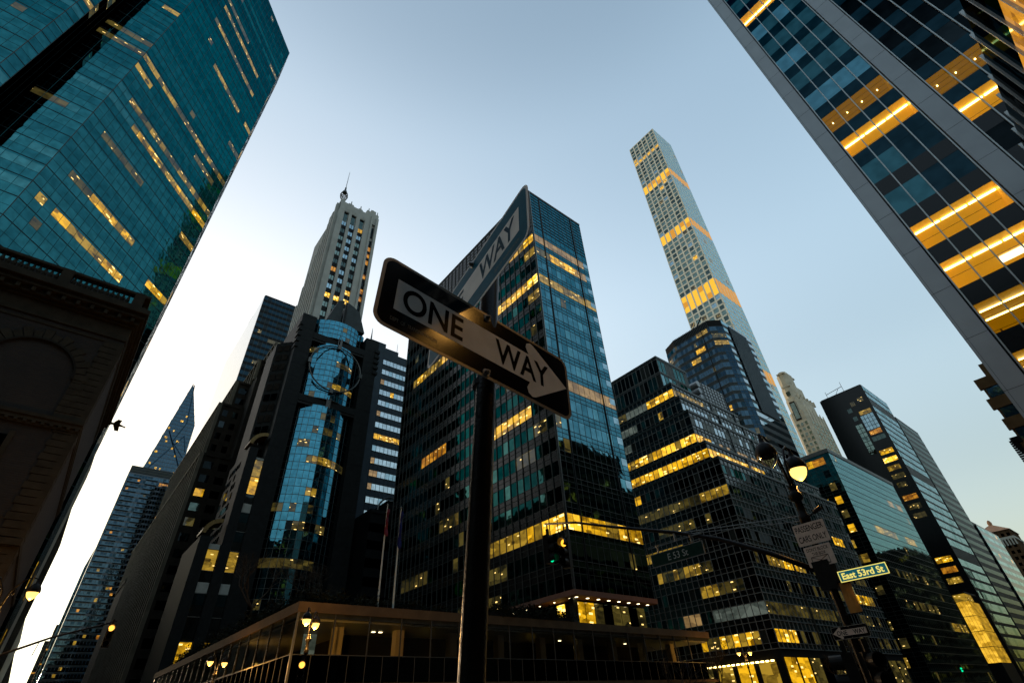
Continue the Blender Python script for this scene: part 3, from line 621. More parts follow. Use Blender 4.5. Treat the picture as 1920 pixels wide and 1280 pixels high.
# --- 5 old stepped stone office building on the side street
B = Bld('stepped_stone_building', 'old stone office building with pilasters and setbacks beside the ring tower', 'building', (-180, 24))
def ribbed(B, F, z0, z1, pitch, pw, pd, mat, wm, fh=3.8, litf=None, top=1.2, alt='stone_old'):
    n = max(1, int(round(F.L / pitch))); p_ = F.L / n
    for c in range(n + 1): F.box(B.mb('pilasters'), c * p_ - pw / 2, c * p_ + pw / 2, z0, z1 + .02, 0, pd, mat)
    k = int((z1 - z0 - top) / fh)
    for c in range(n):
        for f in range(k):
            zb = z1 - top - (f + 1) * fh
            B.win(F, c * p_ + pw / 2 + .15, (c + 1) * p_ - pw / 2 - .15, zb + 1.1, zb + 3.1, (litf and litf(f, c, n)) or pick(wm), .04)
    F.box(B.mb('cornice'), -.1, F.L + .1, z1 - .5, z1 + .25, 0, pd + .12, mat)
WM = ((3, 'g_dark'), (1, 'g_black'), (.5, 'g_432d'))
def oblock(x0, x1, y0, y1, z0, z1, mat='stone_old', lE=None, pitch=2.4):
    B.mb('wall').box(x0, x1, y0, y1, z0, z1, mat)
    ribbed(B, Face((x0, y0), (x1, y0)), z0, z1, 4.0, .9, .9, 'stone_rib_skylit', WM); ribbed(B, Face((x1, y0), (x1, y1)), z0, z1, 3.4, 1.2, .25, mat, WM, litf=lE)  # south ribs and cornice paler: western sky light put into their colour
oblock(-262, -150, 16.1, 23.5, 0, 64, lE=bands([(2, 0, 0, 'lit'), (4, 0, 0, 'lit_dim')]))
oblock(-230, -158, 17.3, 26, 64, 84, 'stone_warm'); oblock(-210, -162, 20.2, 28, 84, 95, 'stone_warm'); oblock(-200, -158, 24.2, 29, 95, 103, 'stone_warm'); oblock(-190, -152, 26.7, 29.8, 95, 107.5, 'stone_cream')
B.mb('wall').box(-262, -152, 23.5, 31.5, 0, 93, 'stone_old')
B.finish()

# --- 6 art deco tower with crown
B = Bld('art_deco_tower', 'slender pale stone art deco tower with a crown and an antenna mast', 'skyscraper', (-153, 41))
XG, YG = -140.0, 32.3; HG = 176.0
B.mb('wall').box(-166, XG, YG, 49.0, 0, HG - 4, 'stone_deco')
sw = B.mb('shaft_steps')
for i, (xa, h) in enumerate(((-143.5, 172), (-148, 167), (-153, 160), (-158, 152), (-163, 143), (-166, 130))): pass
F = Face((XG, YG), (XG, 49.0)); pl = B.mb('pilasters')
cols = [(2.2, 4.2), (5.4, 7.5), (9.0, 11.1)]
edges = [0] + [e for c in cols for e in c] + [13.4]
for i in range(0, len(edges), 2): F.box(pl, edges[i], edges[i + 1], 0, HG, 0, .9, 'stone_deco')
F.box(pl, 13.4, 14.2, 0, HG, 0, 1.4, 'stone_deco'); F.box(pl, 15.6, 16.7, 0, HG, 0, 1.4, 'stone_deco')
FH = 4.35
for ci, (a, b) in enumerate(cols):
    for f in range(36):
        zt = HG - 10 - f * FH
        m_ = {(9, 0): 'lit_hi', (9, 1): 'lit_hi', (8, 2): 'lit_hi', (9, 2): 'lit_hi', (12, 2): 'lit', (6, 0): 'lit_orange', (0, 2): 'lit'}.get((f, ci))
        B.win(F, a + .1, b - .1, zt - 2.1, zt, m_ or pick(((2, 'g_sky'), (2, 'g_432'), (1, 'g_432d'))), .1)
        F.box(B.mb('spandrels'), a, b, zt - FH, zt - 2.15, 0, .12, 'granite_d'); F.box(B.mb('spandrels'), (a + b) / 2 - .08, (a + b) / 2 + .08, zt - 2.1, zt, .1, .18, 'stone_warm')
    # tall lancet opening at the crown
    B.win(F, a + .3, b - .3, HG - 9.6, HG - 4.6, 'g_432d', .1); F.box(pl, a, b, HG - 3.2, HG, 0, .9, 'stone_deco'); F.box(pl, a - .05, b + .05, HG - 4.6, HG - 3.2, 0, .75, 'stone_deco')
for f in range(30):
    zt = HG - 14 - f * 3.9; B.win(F, 14.2, 15.6, zt - 2.4, zt, 'lit_orange' if f in (1, 2, 3, 5, 7, 8) else 'g_dark', .25); F.box(B.mb('spandrels'), 14.2, 15.6, zt - 3.9, zt - 2.42, 0, .35, 'granite_d')
B.win(F, 14.3, 15.5, HG - 12, HG - 6, 'g_dark', .3)
cr = B.mb('crown')
for i, (y0, y1, h) in enumerate(((0, 1.6, 1.9), (1.6, 3.2, .7), (3.2, 5.4, 1.3), (5.4, 7.6, .6), (7.6, 9.4, 1.2), (9.4, 11.2, .5), (11.2, 13.0, 2.8), (13, 15.2, 4.2), (15.2, 16.6, 2.6))): cr.box(-152, XG + .85, YG + y0, YG + y1, HG - 4.2, HG + h, 'stone_deco')
for y in (.8, 4.3, 8.5, 12, 14, 16): cr.tube((XG + .5, YG + y, HG), (XG + .5, YG + y, HG + 3.4 + (1.4 if y > 11 else 0)), .45, .15, 'stone_deco', 6)
# south side: deep fins stepping down westwards
F = Face((-166, YG), (XG, YG))
for i in range(9):
    a = F.L - 1.2 - i * 2.9; h = HG - (0, 3, 7, 10, 15, 19, 27, 32, 40)[i]
    F.box(pl, a - 1.1, a + .55, 0, h, -.6, 1.0, 'stone_deco')
    if i < 8:
        for f in range(30): B.win(F, a - 2.4, a - 1.1, h - 8 - f * 4.35, h - 5.6 - f * 4.35, 'g_dark', .04)
        F.box(B.mb('spandrels'), a - 2.4, a - 1.1, 0, h - 3, -.5, .03, 'granite_d')
mt = B.mb('antenna'); mx, my = XG - 2.0, YG + 1.2; Z0 = HG + 1
for s_ in (-1, 1):
    for t_ in (-1, 1): mt.tube((mx + s_ * .9, my + t_ * .9, Z0 - 2), (mx + s_ * .5, my + t_ * .5, Z0 + 6), .12, .1, 'steel_ring', 5)
for k in range(5): torus(mt, (mx, my, Z0 + 6.5), 1.6 - abs(k - 2) * .25, .12, 'alu_dark', 20) if k == 2 else mt.lathe((mx, my, Z0 + 4.8 + k * .8), [(1.2, 0), (1.75 - abs(k - 2) * .2, .1), (1.2, .2)], 'alu_dark', 14)
mt.lathe((mx, my, Z0 + 8.2), [(.3, 0), (.9, .2), (.9, 1.2), (.4, 2.4), (.35, 4)], 'steel_ring', 8); mt.tube((mx, my, Z0 + 11), (mx, my, Z0 + 24), .16, .05, 'steel_ring', 6)
for k in range(3): mt.tube((mx - .7, my, Z0 + 17 + k * 2.4), (mx + .7, my, Z0 + 17 + k * 2.4), .04, .04, 'steel_ring', 4)
B.finish()

# --- 7 dark tower with a mirror-bright flank
B = Bld('dark_grid_tower', 'dark glass tower with a bright sky-lit flank behind the art deco tower', 'skyscraper', (-290, 45), nwin=60)
B.mb('wall').box(-345, -260, 31, 66, 0, 213, 'dark_shell')
F = Face((-260, 31), (-260, 66)); curtain(B, F, 0, 52, 4.1, 16, .25, .8, ((4, 'g_H'), (1, 'g_dark')), 'granite_d', (.12, .2, 'alu_dark'), (), bands([(44, 4, 8, 'lit_dim'), (40, 2, 7, 'lit_dim'), (40, 8, 12, 'lit_dim'), (41, 10, 10, 'lit_hi'), (32, 2, 5, 'lit_dim'), (26, 0, 0, 'lit_hi'), (26, 2, 4, 'lit'), (25, 1, 2, 'lit_hi'), (24, 0, 1, 'lit_hi')], .02, ((1, 'lit_dim'),), 31))
F = Face((-345, 31), (-260, 31)); F.quad(B.mb('bright_flank'), 0, F.L - .4, 0, 212.8, .06, 'g_flank')
B.mb('roof').box(-344, -260.5, 31.5, 65, 213, 214, 'alu_dark'); B.mb('roof').box(-300, -290, 31.6, 34, 214, 218, 'alu_dark')
B.finish()

# --- 8 blue-grey striped building right of the ring tower
B = Bld('striped_office_block', 'blue-grey office block with rows of pale ribbon windows beside the ring tower', 'building', (-150, 66))
B.mb('wall').box(-165, -135, 52, 84, 0, 107, 'clad_blue'); B.mb('wall').box(-165, -135.01, 52.4, 63, 107, 108.6, 'clad_blue'); B.mb('wall').box(-165, -135.02, 52.2, 58, 108.6, 110.2, 'clad_blue')
F = Face((-135, 57.6), (-135, 84)); LJ = bands([(26 - 3, 0, 0, 'lit_pink'), (26 - 4, 3, 3, 'lit'), (26 - 6, 0, 0, 'lit_pink'), (26 - 8, 0, 9, 'lit'), (26 - 10, 0, 0, 'lit_pink'), (26 - 11, 0, 1, 'lit_pink'), (14, 0, 0, 'lit_pink')])
curtain(B, F, 0, 26, 4.02, 20, .30, .74, ((6, 'g_white'), (1, 'g_sky')), None, (.1, .1, 'clad_blue'), ((.27, .1, .12, 'alu_dark'), (.77, .1, .12, 'alu_dark')), LJ)
Face((-135, 52), (-135, 57.6)).box(B.mb('pale_edge'), .2, .7, 0, 99, 0, .12, 'blind')
for k in range(27): Face((-135, 52), (-135, 84)).box(B.mb('panel_joints'), 0, 32, k * 4.02 + 1.9, k * 4.02 + 1.94, 0, .03, 'alu_dark')
B.mb('roof').tube((-136, 62.8, 107), (-136, 62.8, 113), .12, .05, 'steel_ring', 5)
B.finish()

# --- 9 low black block behind the podium
B = Bld('low_dark_block', 'low black masonry block behind the podium between ring tower and glass slab', 'building', (-120, 62), nwin=30)
B.mb('wall').box(-132, -112, 49.5, 80, 0, 43, 'granite_d'); B.mb('wall').box(-132, -113, 54, 80, 43, 46.5, 'granite_d')
B.mb('parapet').box(-132, -111.8, 49.4, 80, 42.6, 43.4, 'granite'); curtain(B, Face((-112, 49.5), (-112, 80)), 2, 10, 3.9, 12, .3, .8, ((1, 'g_black'), (.3, 'g_dark')), None, None)
torus(B.mb('curved_truss'), (-112.5, 55, 43.5), 3.6, .22, 'steel_ring', 30)
B.finish()

# --- 10 far spire tower and the residential tower before it
B = Bld('pointed_glass_tower', 'blue glass tower tapering to a sharp asymmetric point down the side street', 'skyscraper', (-575, 30), nwin=0)
XS = -560.0
fr = [(47, 0), (45.6, 209), (43.7, 261), (28.3, 308), (14.0, 200), (4, 120), (4, 0)]
n = len(fr); sp = B.mb('glass_shell')
bk = [(XS - 32, y if y > 20 else y + 3, min(z, 235)) for y, z in fr]
sp.add([(XS, y, z) for y, z in fr] + bk, [tuple(range(n)), tuple(reversed(range(n, 2 * n)))] + [(i, (i + 1) % n, (i + 1) % n + n, i + n) for i in range(n)], 'g_blue')
# faceted brace lines on the shell
bl = B.mb('braces')
def yl(z): return 14.0 + (28.3 - 14.0) * (z - 200) / 108 if z > 200 else 14
def yr(z): return 45.6 if z < 209 else (45.6 + (43.7 - 45.6) * (z - 209) / 52 if z < 261 else 43.7 + (28.3 - 43.7) * (z - 261) / 47)
for k in range(34):
    z = 170 + k * 4.0
    if z < 306: bl.box(XS, XS + .25, yl(z), yr(z), z - .22, z + .22, 'spandrel_blue')
for k in range(14):
    y = 15 + k * 2.3; zt = 300
    zt = min(308 - abs(y - 28.3) * (6.9 if y < 28.3 else 3.0), 306)
    bl.box(XS, XS + .22, y - .14, y + .14, 160, zt, 'spandrel_blue')
for a, b in (((16, 204), (38, 248)), ((44, 214), (24, 250)), ((38, 248), (43.5, 232)), ((20, 206), (40, 198)), ((30, 306), (36, 262)), ((36, 262), (30, 240)), ((30, 240), (43, 226))): bl.path([(XS + .3, *a), (XS + .3, *b)], .5, 'g_blue_d', 5)
lt = B.mb('lit_rooms')
for y, z in ((33, 268), (30, 262), (27, 250), (22, 242), (24, 238), (33, 240), (19, 226), (18, 214), (24, 210), (28, 210), (31, 232), (36, 225), (22, 252), (40, 208)): lt.box(XS + .26, XS + .34, y, y + rnd.uniform(1, 2.6), z, z + 1.9, 'lit')
B.finish()
B = Bld('balcony_apartment_tower', 'blue-grey apartment tower with stacked balconies in front of the pointed tower', 'skyscraper', (-495, 22))
B.mb('wall').box(-515, -480, 5.5, 39.2, 0, 180, 'spandrel_blue')
F = Face((-480, 5.5), (-480, 39.2))
curtain(B, F, 4, 46, 3.7, 18, .1, .75, ((3, 'g_blue'), (2, 'g_blue_d'), (1, 'g_H')), 'spandrel_blue', (.25, .2, 'spandrel_blue'), (), bands([(44, 12, 17, ('lit_orange', 'lit_dim')), (41, 8, 8, 'lit_dim')], .035, ((1, 'lit_orange'), (1, 'lit_mid')), 41))
for f in range(46):
    for a, b in ((1, 9.5), (13, 21), (25, 33)):
        F.box(B.mb('balconies'), a, b, 4 + f * 3.7 - .15, 4 + f * 3.7 + .15, 0, 1.2, 'slate'); F.box(B.mb('balconies'), a, b, 4 + f * 3.7 + .15, 4 + f * 3.7 + .9, 1.1, 1.15, 'g_blue')
for k in range(5): F.box(B.mb('crown_bands'), 0, F.L, 174.6 + k * 1.1, 175.2 + k * 1.1, 0, .5, 'alu_dark' if k % 2 else 'slate')
B.finish()
# far buildings closing the side street
for i, (x0, x1, y0, y1, h, lb) in enumerate(((-760, -700, 7.2, 40, 139, 'far dark building just beyond the balcony tower on the side street'), (-960, -900, 4.6, 40, 124, 'distant lower building stepping down toward the bright street end'), (-1180, -1100, .2, 40, 130, 'most distant narrow building at the bright end of the street'),
        (-260, -236, 15.2, 40, 48, 'low dark brick building at the foot of the balcony tower'))):
    B = Bld('street_building', lb, 'building', ((x0 + x1) / 2, (y0 + y1) / 2), 'buildings along the side street', nwin=20)
    B.mb('wall').box(x0, x1, y0, y1, 0, h, 'stone_old'); B.mb('parapet').box(x0 - .3, x1 + .3, y0 - .3, y1, h, h + 1.2, 'stone_old')
    curtain(B, Face((x1, y0), (x1, y1)), 2, int(h / 3.8) - 1, 3.8, 9, .3, .75, ((3, 'g_dark'), (1, 'g_black')), None, None, (), bands([], .05, ((1, 'lit_orange'),), 50 + i))
    B.finish()
for i, (x0, x1, yN, h, mt_, lb) in enumerate(((-160, -118, -6.6, 57.5, 'stone_cream', 'pale stone building catching the last light just past the teal tower'), (-230, -165, -7.6, 56, 'stone_warm', 'weathered stone building farther down the shaded side of the street'), (-420, -240, -11, 50, 'stone_cream', 'long low pale building far down the shaded side of the street'), (-900, -450, -16, 65, 'stone_warm', 'farthest building on the shaded side of the street'))):
    B = Bld('street_building', lb, 'building', ((x0 + x1) / 2, yN - 15), 'buildings along the side street', nwin=20)
    B.mb('wall').box(x0, x1, yN - 30, yN, 0, h, mt_); B.mb('cornice').box(x0 - .2, x1 + .3, yN - 30, yN + .45, h - 1.2, h + .3, mt_)
    F = Face((x1, yN), (x0, yN)); nn = int(F.L / 4.2)
    for c in range(nn + 1): F.box(B.mb('pilasters'), c * F.L / nn - .5, c * F.L / nn + .5, 0, h - 1.2, 0, .5, mt_)
    curtain(B, F, 2, int(h / 4) - 1, 4, nn, .3, .8, ((1, 'g_sky'), (1, 'g_432d')), None, None, ((.1, .5, .3, mt_),)); B.finish()

# --- 11 stepped office building, avenue
B = Bld('stepped_office_building', 'dark curtain-wall office building stepping back toward its top with yellow lit floors', 'building', (-60, 118))
YA, FH3 = 94.0, 4.2
tiers = [(46.5, 0, 42.0, 148), (48.2, 42.0, 46.15, 146), (50.0, 46.15, 54.45, 138), (51.1, 54.45, 58.6, 130), (52.2, 58.6, 62.75, 123), (54.2, 62.75, 71.6, 106.5)]
for xE, z0, z1, yN in tiers: B.mb('wall').box(-90, -xE, YA, yN, z0, z1, 'dark_shell')
HI2 = ('lit', 'lit_hi', 'lit')
litS = {14: [(5, 9, 'lit_grey'), (10, 16, HI2), (2, 4, 'lit_dim')], 11: [(2, 17, ('lit', 'lit_hi', 'lit_mid'))], 10: [(2, 18, HI2)], 8: [(2, 14, 'lit_dim'), (15, 20, 'lit_mid')], 9: [(2, 3, 'lit')], 7: [(6, 12, 'lit_dim')], 5: [(4, 13, ('lit_dim', 'lit_mid', 'lit_spots'))], 13: [(3, 6, 'lit_grey'), (12, 12, 'lit_mid')], 12: [(2, 4, 'lit_grey')],
        4: [(11, 13, 'lit_mid'), (14, 17, 'lit_spots')], 6: [(2, 9, 'lit_mid')], 3: [(7, 9, 'lit_pink'), (12, 20, 'lit_grey')], 2: [(9, 17, ('lit_spots', 'lit', 'lit_mid'))]}
litE = {14: [(0, 7, 'lit_mid')], 13: [], 12: [(3, 16, ('blind', 'g_white'))], 11: [(0, 3, 'lit'), (5, 16, ('lit_pink', 'blind', 'lit_pink'))], 10: [(0, 3, 'lit_hi'), (4, 14, ('lit', 'lit_hi', 'lit'))], 8: [(8, 12, 'g_white'), (1, 7, 'g_390e')], 5: [(4, 13, ('lit', 'lit_mid'))], 7: [(28, 31, 'lit')], 4: [(26, 33, ('lit', 'lit_mid')), (19, 20, 'lit')], 3: [(0, 20, 'lit_dim')], 2: [(0, 4, ('lit', 'lit_hi'))]}
def floor390(f, z, xE, yN):
    F = Face((-74, YA), (-xE, YA)); lits = litS.get(f, []); pw = 1.29; n = int(F.L / pw)
    top = z >= 62.5
    r0, r1 = (.95, 2.85) if not top else (.3, 3.9)
    F.quad(B.mb('spandrels'), 0, F.L, z, z + 4.15, .03, 'spandrel_black')
    n0 = int((74 - 72.3) / pw)
    for c in range(n):
        a = F.L - (c + 1) * pw; ci = (72.3 - 74 + a + .6) / pw   # column number counted as in the survey
        ci = int(round(ci)); m_ = None
        for c0, c1, mm in lits:
            if c0 <= ci <= c1: m_ = mm if isinstance(mm, str) else rnd.choice(mm)
        if m_ is None and rnd.random() < .02: m_ = 'lit_dim'
        B.win(F, a, a + pw, z + r0, z + r1, m_ or pick(((3, 'g_black'), (2, 'g_390'), (1, 'blind_dark'), (1, 'g_dark'))), .06)
        F.box(B.mb('mullions'), a - .05, a + .05, z, z + 4.2, 0, .2, 'white_frame')
    for h in ((.0, .12), (r0 - .08, .07), (r1, .12)): F.box(B.mb('rails'), 0, F.L, z + h[0], z + h[0] + h[1], 0, .16, 'white_frame')
    F = Face((-xE, YA), (-xE, yN)); lits = litE.get(f, []); n = int(F.L / 1.5); w_ = F.L / n
    F.quad(B.mb('spandrels'), 0, F.L, z, z + 4.2, .03, 'spandrel_green')
    for c in range(n):
        m_ = None
        for c0, c1, mm in lits:
            if c0 <= c <= c1: m_ = mm if isinstance(mm, str) else rnd.choice(mm)
        if m_ is None:
            m_ = pick(((3, 'g_390e'), (2, 'blind_grey'), (1, 'g_390'), (1, 'g_greenE'))) if z > 24 else pick(((2, 'g_390'), (2, 'lit_dim'), (1, 'g_dark')))
            if f in (10, 11, 12, 13, 14, 15) : m_ = pick(((2, 'blind'), (4, 'g_white'), (1, 'g_390e')))
        B.win(F, c * w_, (c + 1) * w_, z + r0, z + r1, m_, .06)
        F.box(B.mb('mullions'), c * w_ - .04, c * w_ + .04, z, z + 4.2, 0, .16, 'white_frame')
    for h in ((.0, .14), (r0 - .08, .07), (r1, .12)): F.box(B.mb('rails'), 0, F.L, z + h[0], z + h[0] + h[1], 0, .16, 'white_frame')
    for a in (16, 27, 38):
        if a < F.L: F.box(B.mb('mullions'), a - .25, a + .25, z, z + 4.2, 0, .3, 'alu_dark')
for f in range(2, 15):
    z = 58.6 - 4.15 * (14 - f); xE, yN = next((x, y) for x, a, b, y in tiers if z + 2 < b); floor390(f, z, xE, yN)
# lit bands line up with survey heights: floors counted from z = -1.6
for zt in (62.9, 67.2): floor390(99, zt, 54.2, 106.5)
for xE, z0, z1, yN in tiers: B.mb('coping').box(-89.9, -xE + .22, YA - .22, yN + .1, z1 - .1, z1 + .45, 'alu_dark')
B.mb('roof').box(-80, -55, 98, 104, 71.6, 72.5, 'alu_dark')
# louvred plant room on the roof
B.mb('plant_room').box(-62, -53, 110.5, 121, 62.0, 69.5, 'panel_grey'); F = Face((-53, 110.5), (-53, 121))
for k in range(8): F.box(B.mb('plant_room'), 0, F.L, 61.9 + k, 62.0 + k, 0, .1, 'alu_dark')
for k in range(8): F.box(B.mb('plant_room'), k * 1.4 + .2, k * 1.4 + .3, 61.6, 69.4, 0, .12, 'alu_dark')
for k in range(4): B.mb('plant_room').tube((-62, 109.6, 63 + k * 2), (-53.2, 109.6, 63 + k * 2), .9, .9, 'panel_grey', 12)
# street level: lit shopfronts
F = Face((-46.4, YA), (-46.4, 148)); sh = B.mb('shopfronts')
for k in range(12): F.box(sh, k * 4.4 + .3, k * 4.4 + 3.9, .3, 7.6, .02, .1, 'lit' if k in (0, 1) else ('lit_dim' if k % 3 else 'g_dark'))
F = Face((-74, YA - .02), (-46.5, YA - .02))
for k in range(6): F.box(sh, 3.2 + k * 4.0, 6.2 + k * 4.0, .3, 7.4, .02, .1, 'lit' if k in (4,) else ('lit_mid' if k % 2 else 'lit_dim'))
for k in range(16): F.box(sh, 12 + k * .9, 12.5 + k * .9, 7.2, 7.4, .1, .2, 'tube')
B.finish()

# --- 12 faceted blue tower
B = Bld('faceted_blue_tower', 'faceted blue glass tower standing in front of the tall white grid tower', 'skyscraper', (-92, 216))
P = [(-110.3, 203.0), (-103.3, 200.0), (-82.8, 200.0), (-80.6, 202.5), (-78.5, 205.5), (-78.5, 233), (-110.3, 233)]
B.mb('wall').prism(P, 0, 154, 'dark_shell')
GB = ((3, 'g_blue'), (2, 'g_blue_d'), (1, 'g_H'))
LM = bands([(35, 13, 14, 'lit_hi'), (34, 10, 14, 'lit_mid'), (32, 8, 11, 'lit'), (31, 5, 8, ('lit', 'lit_mid')), (25, 10, 11, 'lit'), (24, 13, 13, 'lit'), (20, 9, 14, 'lit_spots'), (16, 8, 14, 'lit_spots')], .02, ((1, 'lit_dim'),), 61)
for i, nc in ((0, 4), (1, 16), (2, 2), (3, 2)):
    F = Face(P[i], P[i + 1]); Lx = LM if i == 1 else bands([(35, 0, 0, 'lit_mid'), (32, 0, 1, 'lit_mid'), (33, 0, 1, 'lit_dim'), (20, 0, 1, 'lit_spots')], .03, ((1, 'lit_dim'),), 62 + i)
    g_ = GB if i != 3 else ((3, 'g_blue_d'), (1, 'g_blue'))
    curtain(B, F, 1.5, 35 if True else 0, 4.25, nc, .35, .95, g_, 'slate' if i < 3 else 'g_blue_d', (.06, .12, 'alu_dark'), ((.33, .12, .14, 'alu_dull'), (.97, .08, .14, 'alu_dull')), Lx)
F = Face(P[1], P[2])
for k in range(24): F.box(B.mb('crown_fins'), .3 + k * .85, .6 + k * .85, 149.5, 154.2, 0, .3, 'slate')
F.box(B.mb('crown_fins'), 15.9, 16.2, 0, 150, 0, .35, 'black_metal')
F = Face(P[4], P[5])
for f in range(36):
    z = 1 + f * 4.25; F.quad(B.mb('spandrels'), 0, F.L, z, z + 2.1, .04, 'slate'); n = 9
    for c in range(n): B.win(F, c * F.L / n, (c + 1) * F.L / n, z + 2.1, z + 4.25, pick(((2, 'g_white'), (1, 'g_sky'))) if not (z < 88 and c > 2) else 'g_blue_d', .06)
lv = B.mb('louvre_field')
F.quad(lv, 5.2, 22, 104, 152.5, .3, 'clad_blue')
for k in range(56): F.box(lv, 5.2, 22, 104 + k * .86, 104.4 + k * .86, .3, .55, 'louvre')
for k in range(22): F.box(lv, 5.2 + k * .78, 5.35 + k * .78, 104, 152.5, .3, .6, 'clad_blue')
B.mb('roof').box(-108, -80, 206, 231, 154, 155.5, 'slate'); B.mb('roof').tube((-92, 204, 155), (-86, 203, 160), .35, .35, 'black_metal', 6); B.mb('roof').tube((-95, 204, 154), (-92, 204, 157.5), .3, .3, 'black_metal', 6)
B.finish()

# --- 13 the tall white grid tower
B = Bld('white_grid_tower', 'very tall slender white concrete tower with a grid of square windows', 'skyscraper', (-110, 284))
x0, x1, y0, y1, HT = -124.0, -96.6, 270.0, 297.5, 425.5
FHT = 4.62; NFT = 92
B.mb('core').box(x0 + .9, x1 - .9, y0 + .9, y1 - .9, 0, HT - .8, 'dark_shell')
mech = {}
def isband(z): return any(a < z < b for a, b in ((353.5, 366), (289.0, 299.0), (223.5, 233.5), (158, 168), (94, 103)))
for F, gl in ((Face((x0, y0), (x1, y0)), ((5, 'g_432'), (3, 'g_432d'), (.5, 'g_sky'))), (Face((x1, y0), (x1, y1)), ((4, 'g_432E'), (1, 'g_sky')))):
    w_ = F.L / 6
    for k in range(NFT):
        z = HT - .6 - (k + 1) * FHT
        if z < 0: break
        bd = isband(z + 2.3)
        for c in range(6):
            if bd: m_ = rnd.choice(['band_lit', 'band_lit', 'band_orange']) if F.n.y < -.5 else 'band_orange'
            elif F.n.y < -.5 and k in (4, 5): m_ = 'lit' if (k == 5 or c == 0) else pick(gl)
            elif F.n.y < -.5 and (k, c) in ((16, 3), (15, 4), (27, 4), (28, 3), (35, 4)): m_ = 'lit'
            elif rnd.random() < .02: m_ = 'lit_dim'
            else: m_ = pick(gl)
            B.win(F, c * w_ + .5, (c + 1) * w_ - .5, z + (.05 if bd else .6), z + FHT - (.05 if bd else .6), m_, (-.22 if F.n.y < -.5 else .05) if not bd else (.02 if F.n.y < -.5 else .06), .002)
        F.box(B.mb('grid'), 0, F.L, z + FHT - .62, z + FHT + .62, -.9, .0 + .012 * (k % 2), 'concrete432')
    for c in range(7):
        a = c * w_; lo_, hi_ = (a - .55, a + .55)
        if c == 0: lo_ = 0
        if c == 6: hi_ = F.L
        F.box(B.mb('grid'), lo_, hi_, 0, HT, -.9, .03, 'concrete432')
B.mb('grid').box(x0 + .1, x1 - .1, y0 + .1, y1 - .1, HT - .8, HT, 'concrete432')
B.mb('grid').box(x0, x1 - 1, y1 - 1, y1, 0, HT - .5, 'concrete432'); B.mb('grid').box(x0, x0 + 1, y0 + 1, y1 - 1, 0, HT - .5, 'concrete432')
B.finish()

# --- 14 cream stone tower with carved crown
B = Bld('cream_stone_tower', 'cream limestone tower with a chamfered lantern crown behind the green office block', 'skyscraper', (-98, 334))
X0, X1, YC, YE = -104.0, -93.6, 320.0, 349.0
def octo(x0, x1, y0, y1, c): return [(x0 + c, y0), (x1 - c, y0), (x1, y0 + c), (x1, y1 - c), (x1 - c, y1), (x0 + c, y1), (x0, y1 - c), (x0, y0 + c)]
bw = B.mb('wall'); bw.prism(octo(X0, X1, YC, YE, 1.5), 0, 148, 'stone_cream'); bw.prism(octo(X0 + .6, X1 - .8, YC + 1, YE - 5, 2.4), 148, 158, 'stone_cream'); bw.prism(octo(X0 + .6, X1 - 1.6, YC + 1.5, YE - 10, 3), 158, 167, 'stone_cream')
bw.prism(octo(X0 + 1, X1 - 2.2, YC + 2, YC + 13, 2.4), 167, 177, 'stone_cream'); bw.prism(octo(X0 + 2, X1 - 3.2, YC + 3, YC + 11, 1.8), 177, 179, 'stone_cream')
F = Face((X0 + 1.5, YC), (X1 - 1.5, YC))
for f in range(40):
    z = 138 - f * 3.4
    for c in range(3):
        a = .6 + c * 2.5; B.win(F, a, a + 1.4, z, z + 1.9, 'g_432' if c != 1 else 'g_sky', .05); F.box(B.mb('window_surround'), a - .15, a + 1.55, z - .25, z, 0, .25, 'stone_cream')
F.box(B.mb('arched_bay'), 1.6, 5.0, 142, 155, 0, .3, 'stone_warm'); B.win(F, 2.0, 4.6, 143, 154, 'g_sky', .35); B.win(F, 2.0, 4.6, 160, 163, 'g_432d', -.9)
F = Face((X1, YC + 1.5), (X1, YE - 1.5))
for f in range(40):
    z = 138 - f * 3.4
    for c in range(5): B.win(F, 1.2 + c * 5, 3.4 + c * 5, z, z + 1.9, 'g_432', .05); F.box(B.mb('window_surround'), 1.0 + c * 5, 3.6 + c * 5, z - .25, z, 0, .25, 'stone_cream')
for c in range(6): F.box(B.mb('pinnacles'), c * 4.9, c * 4.9 + .9, 0, 149.5, 0, .35, 'stone_cream'); F.box(B.mb('pinnacles'), c * 4.4 + 1, c * 4.4 + 2.2, 157, 160.5, -1.6, -.6, 'stone_cream')
for z in (148, 158, 167, 177): bw.box(X0 + 2.5, X1 - 3, YC + 1.2, YE - 12, z - .4, z + .5, 'stone_cream')
B.finish()

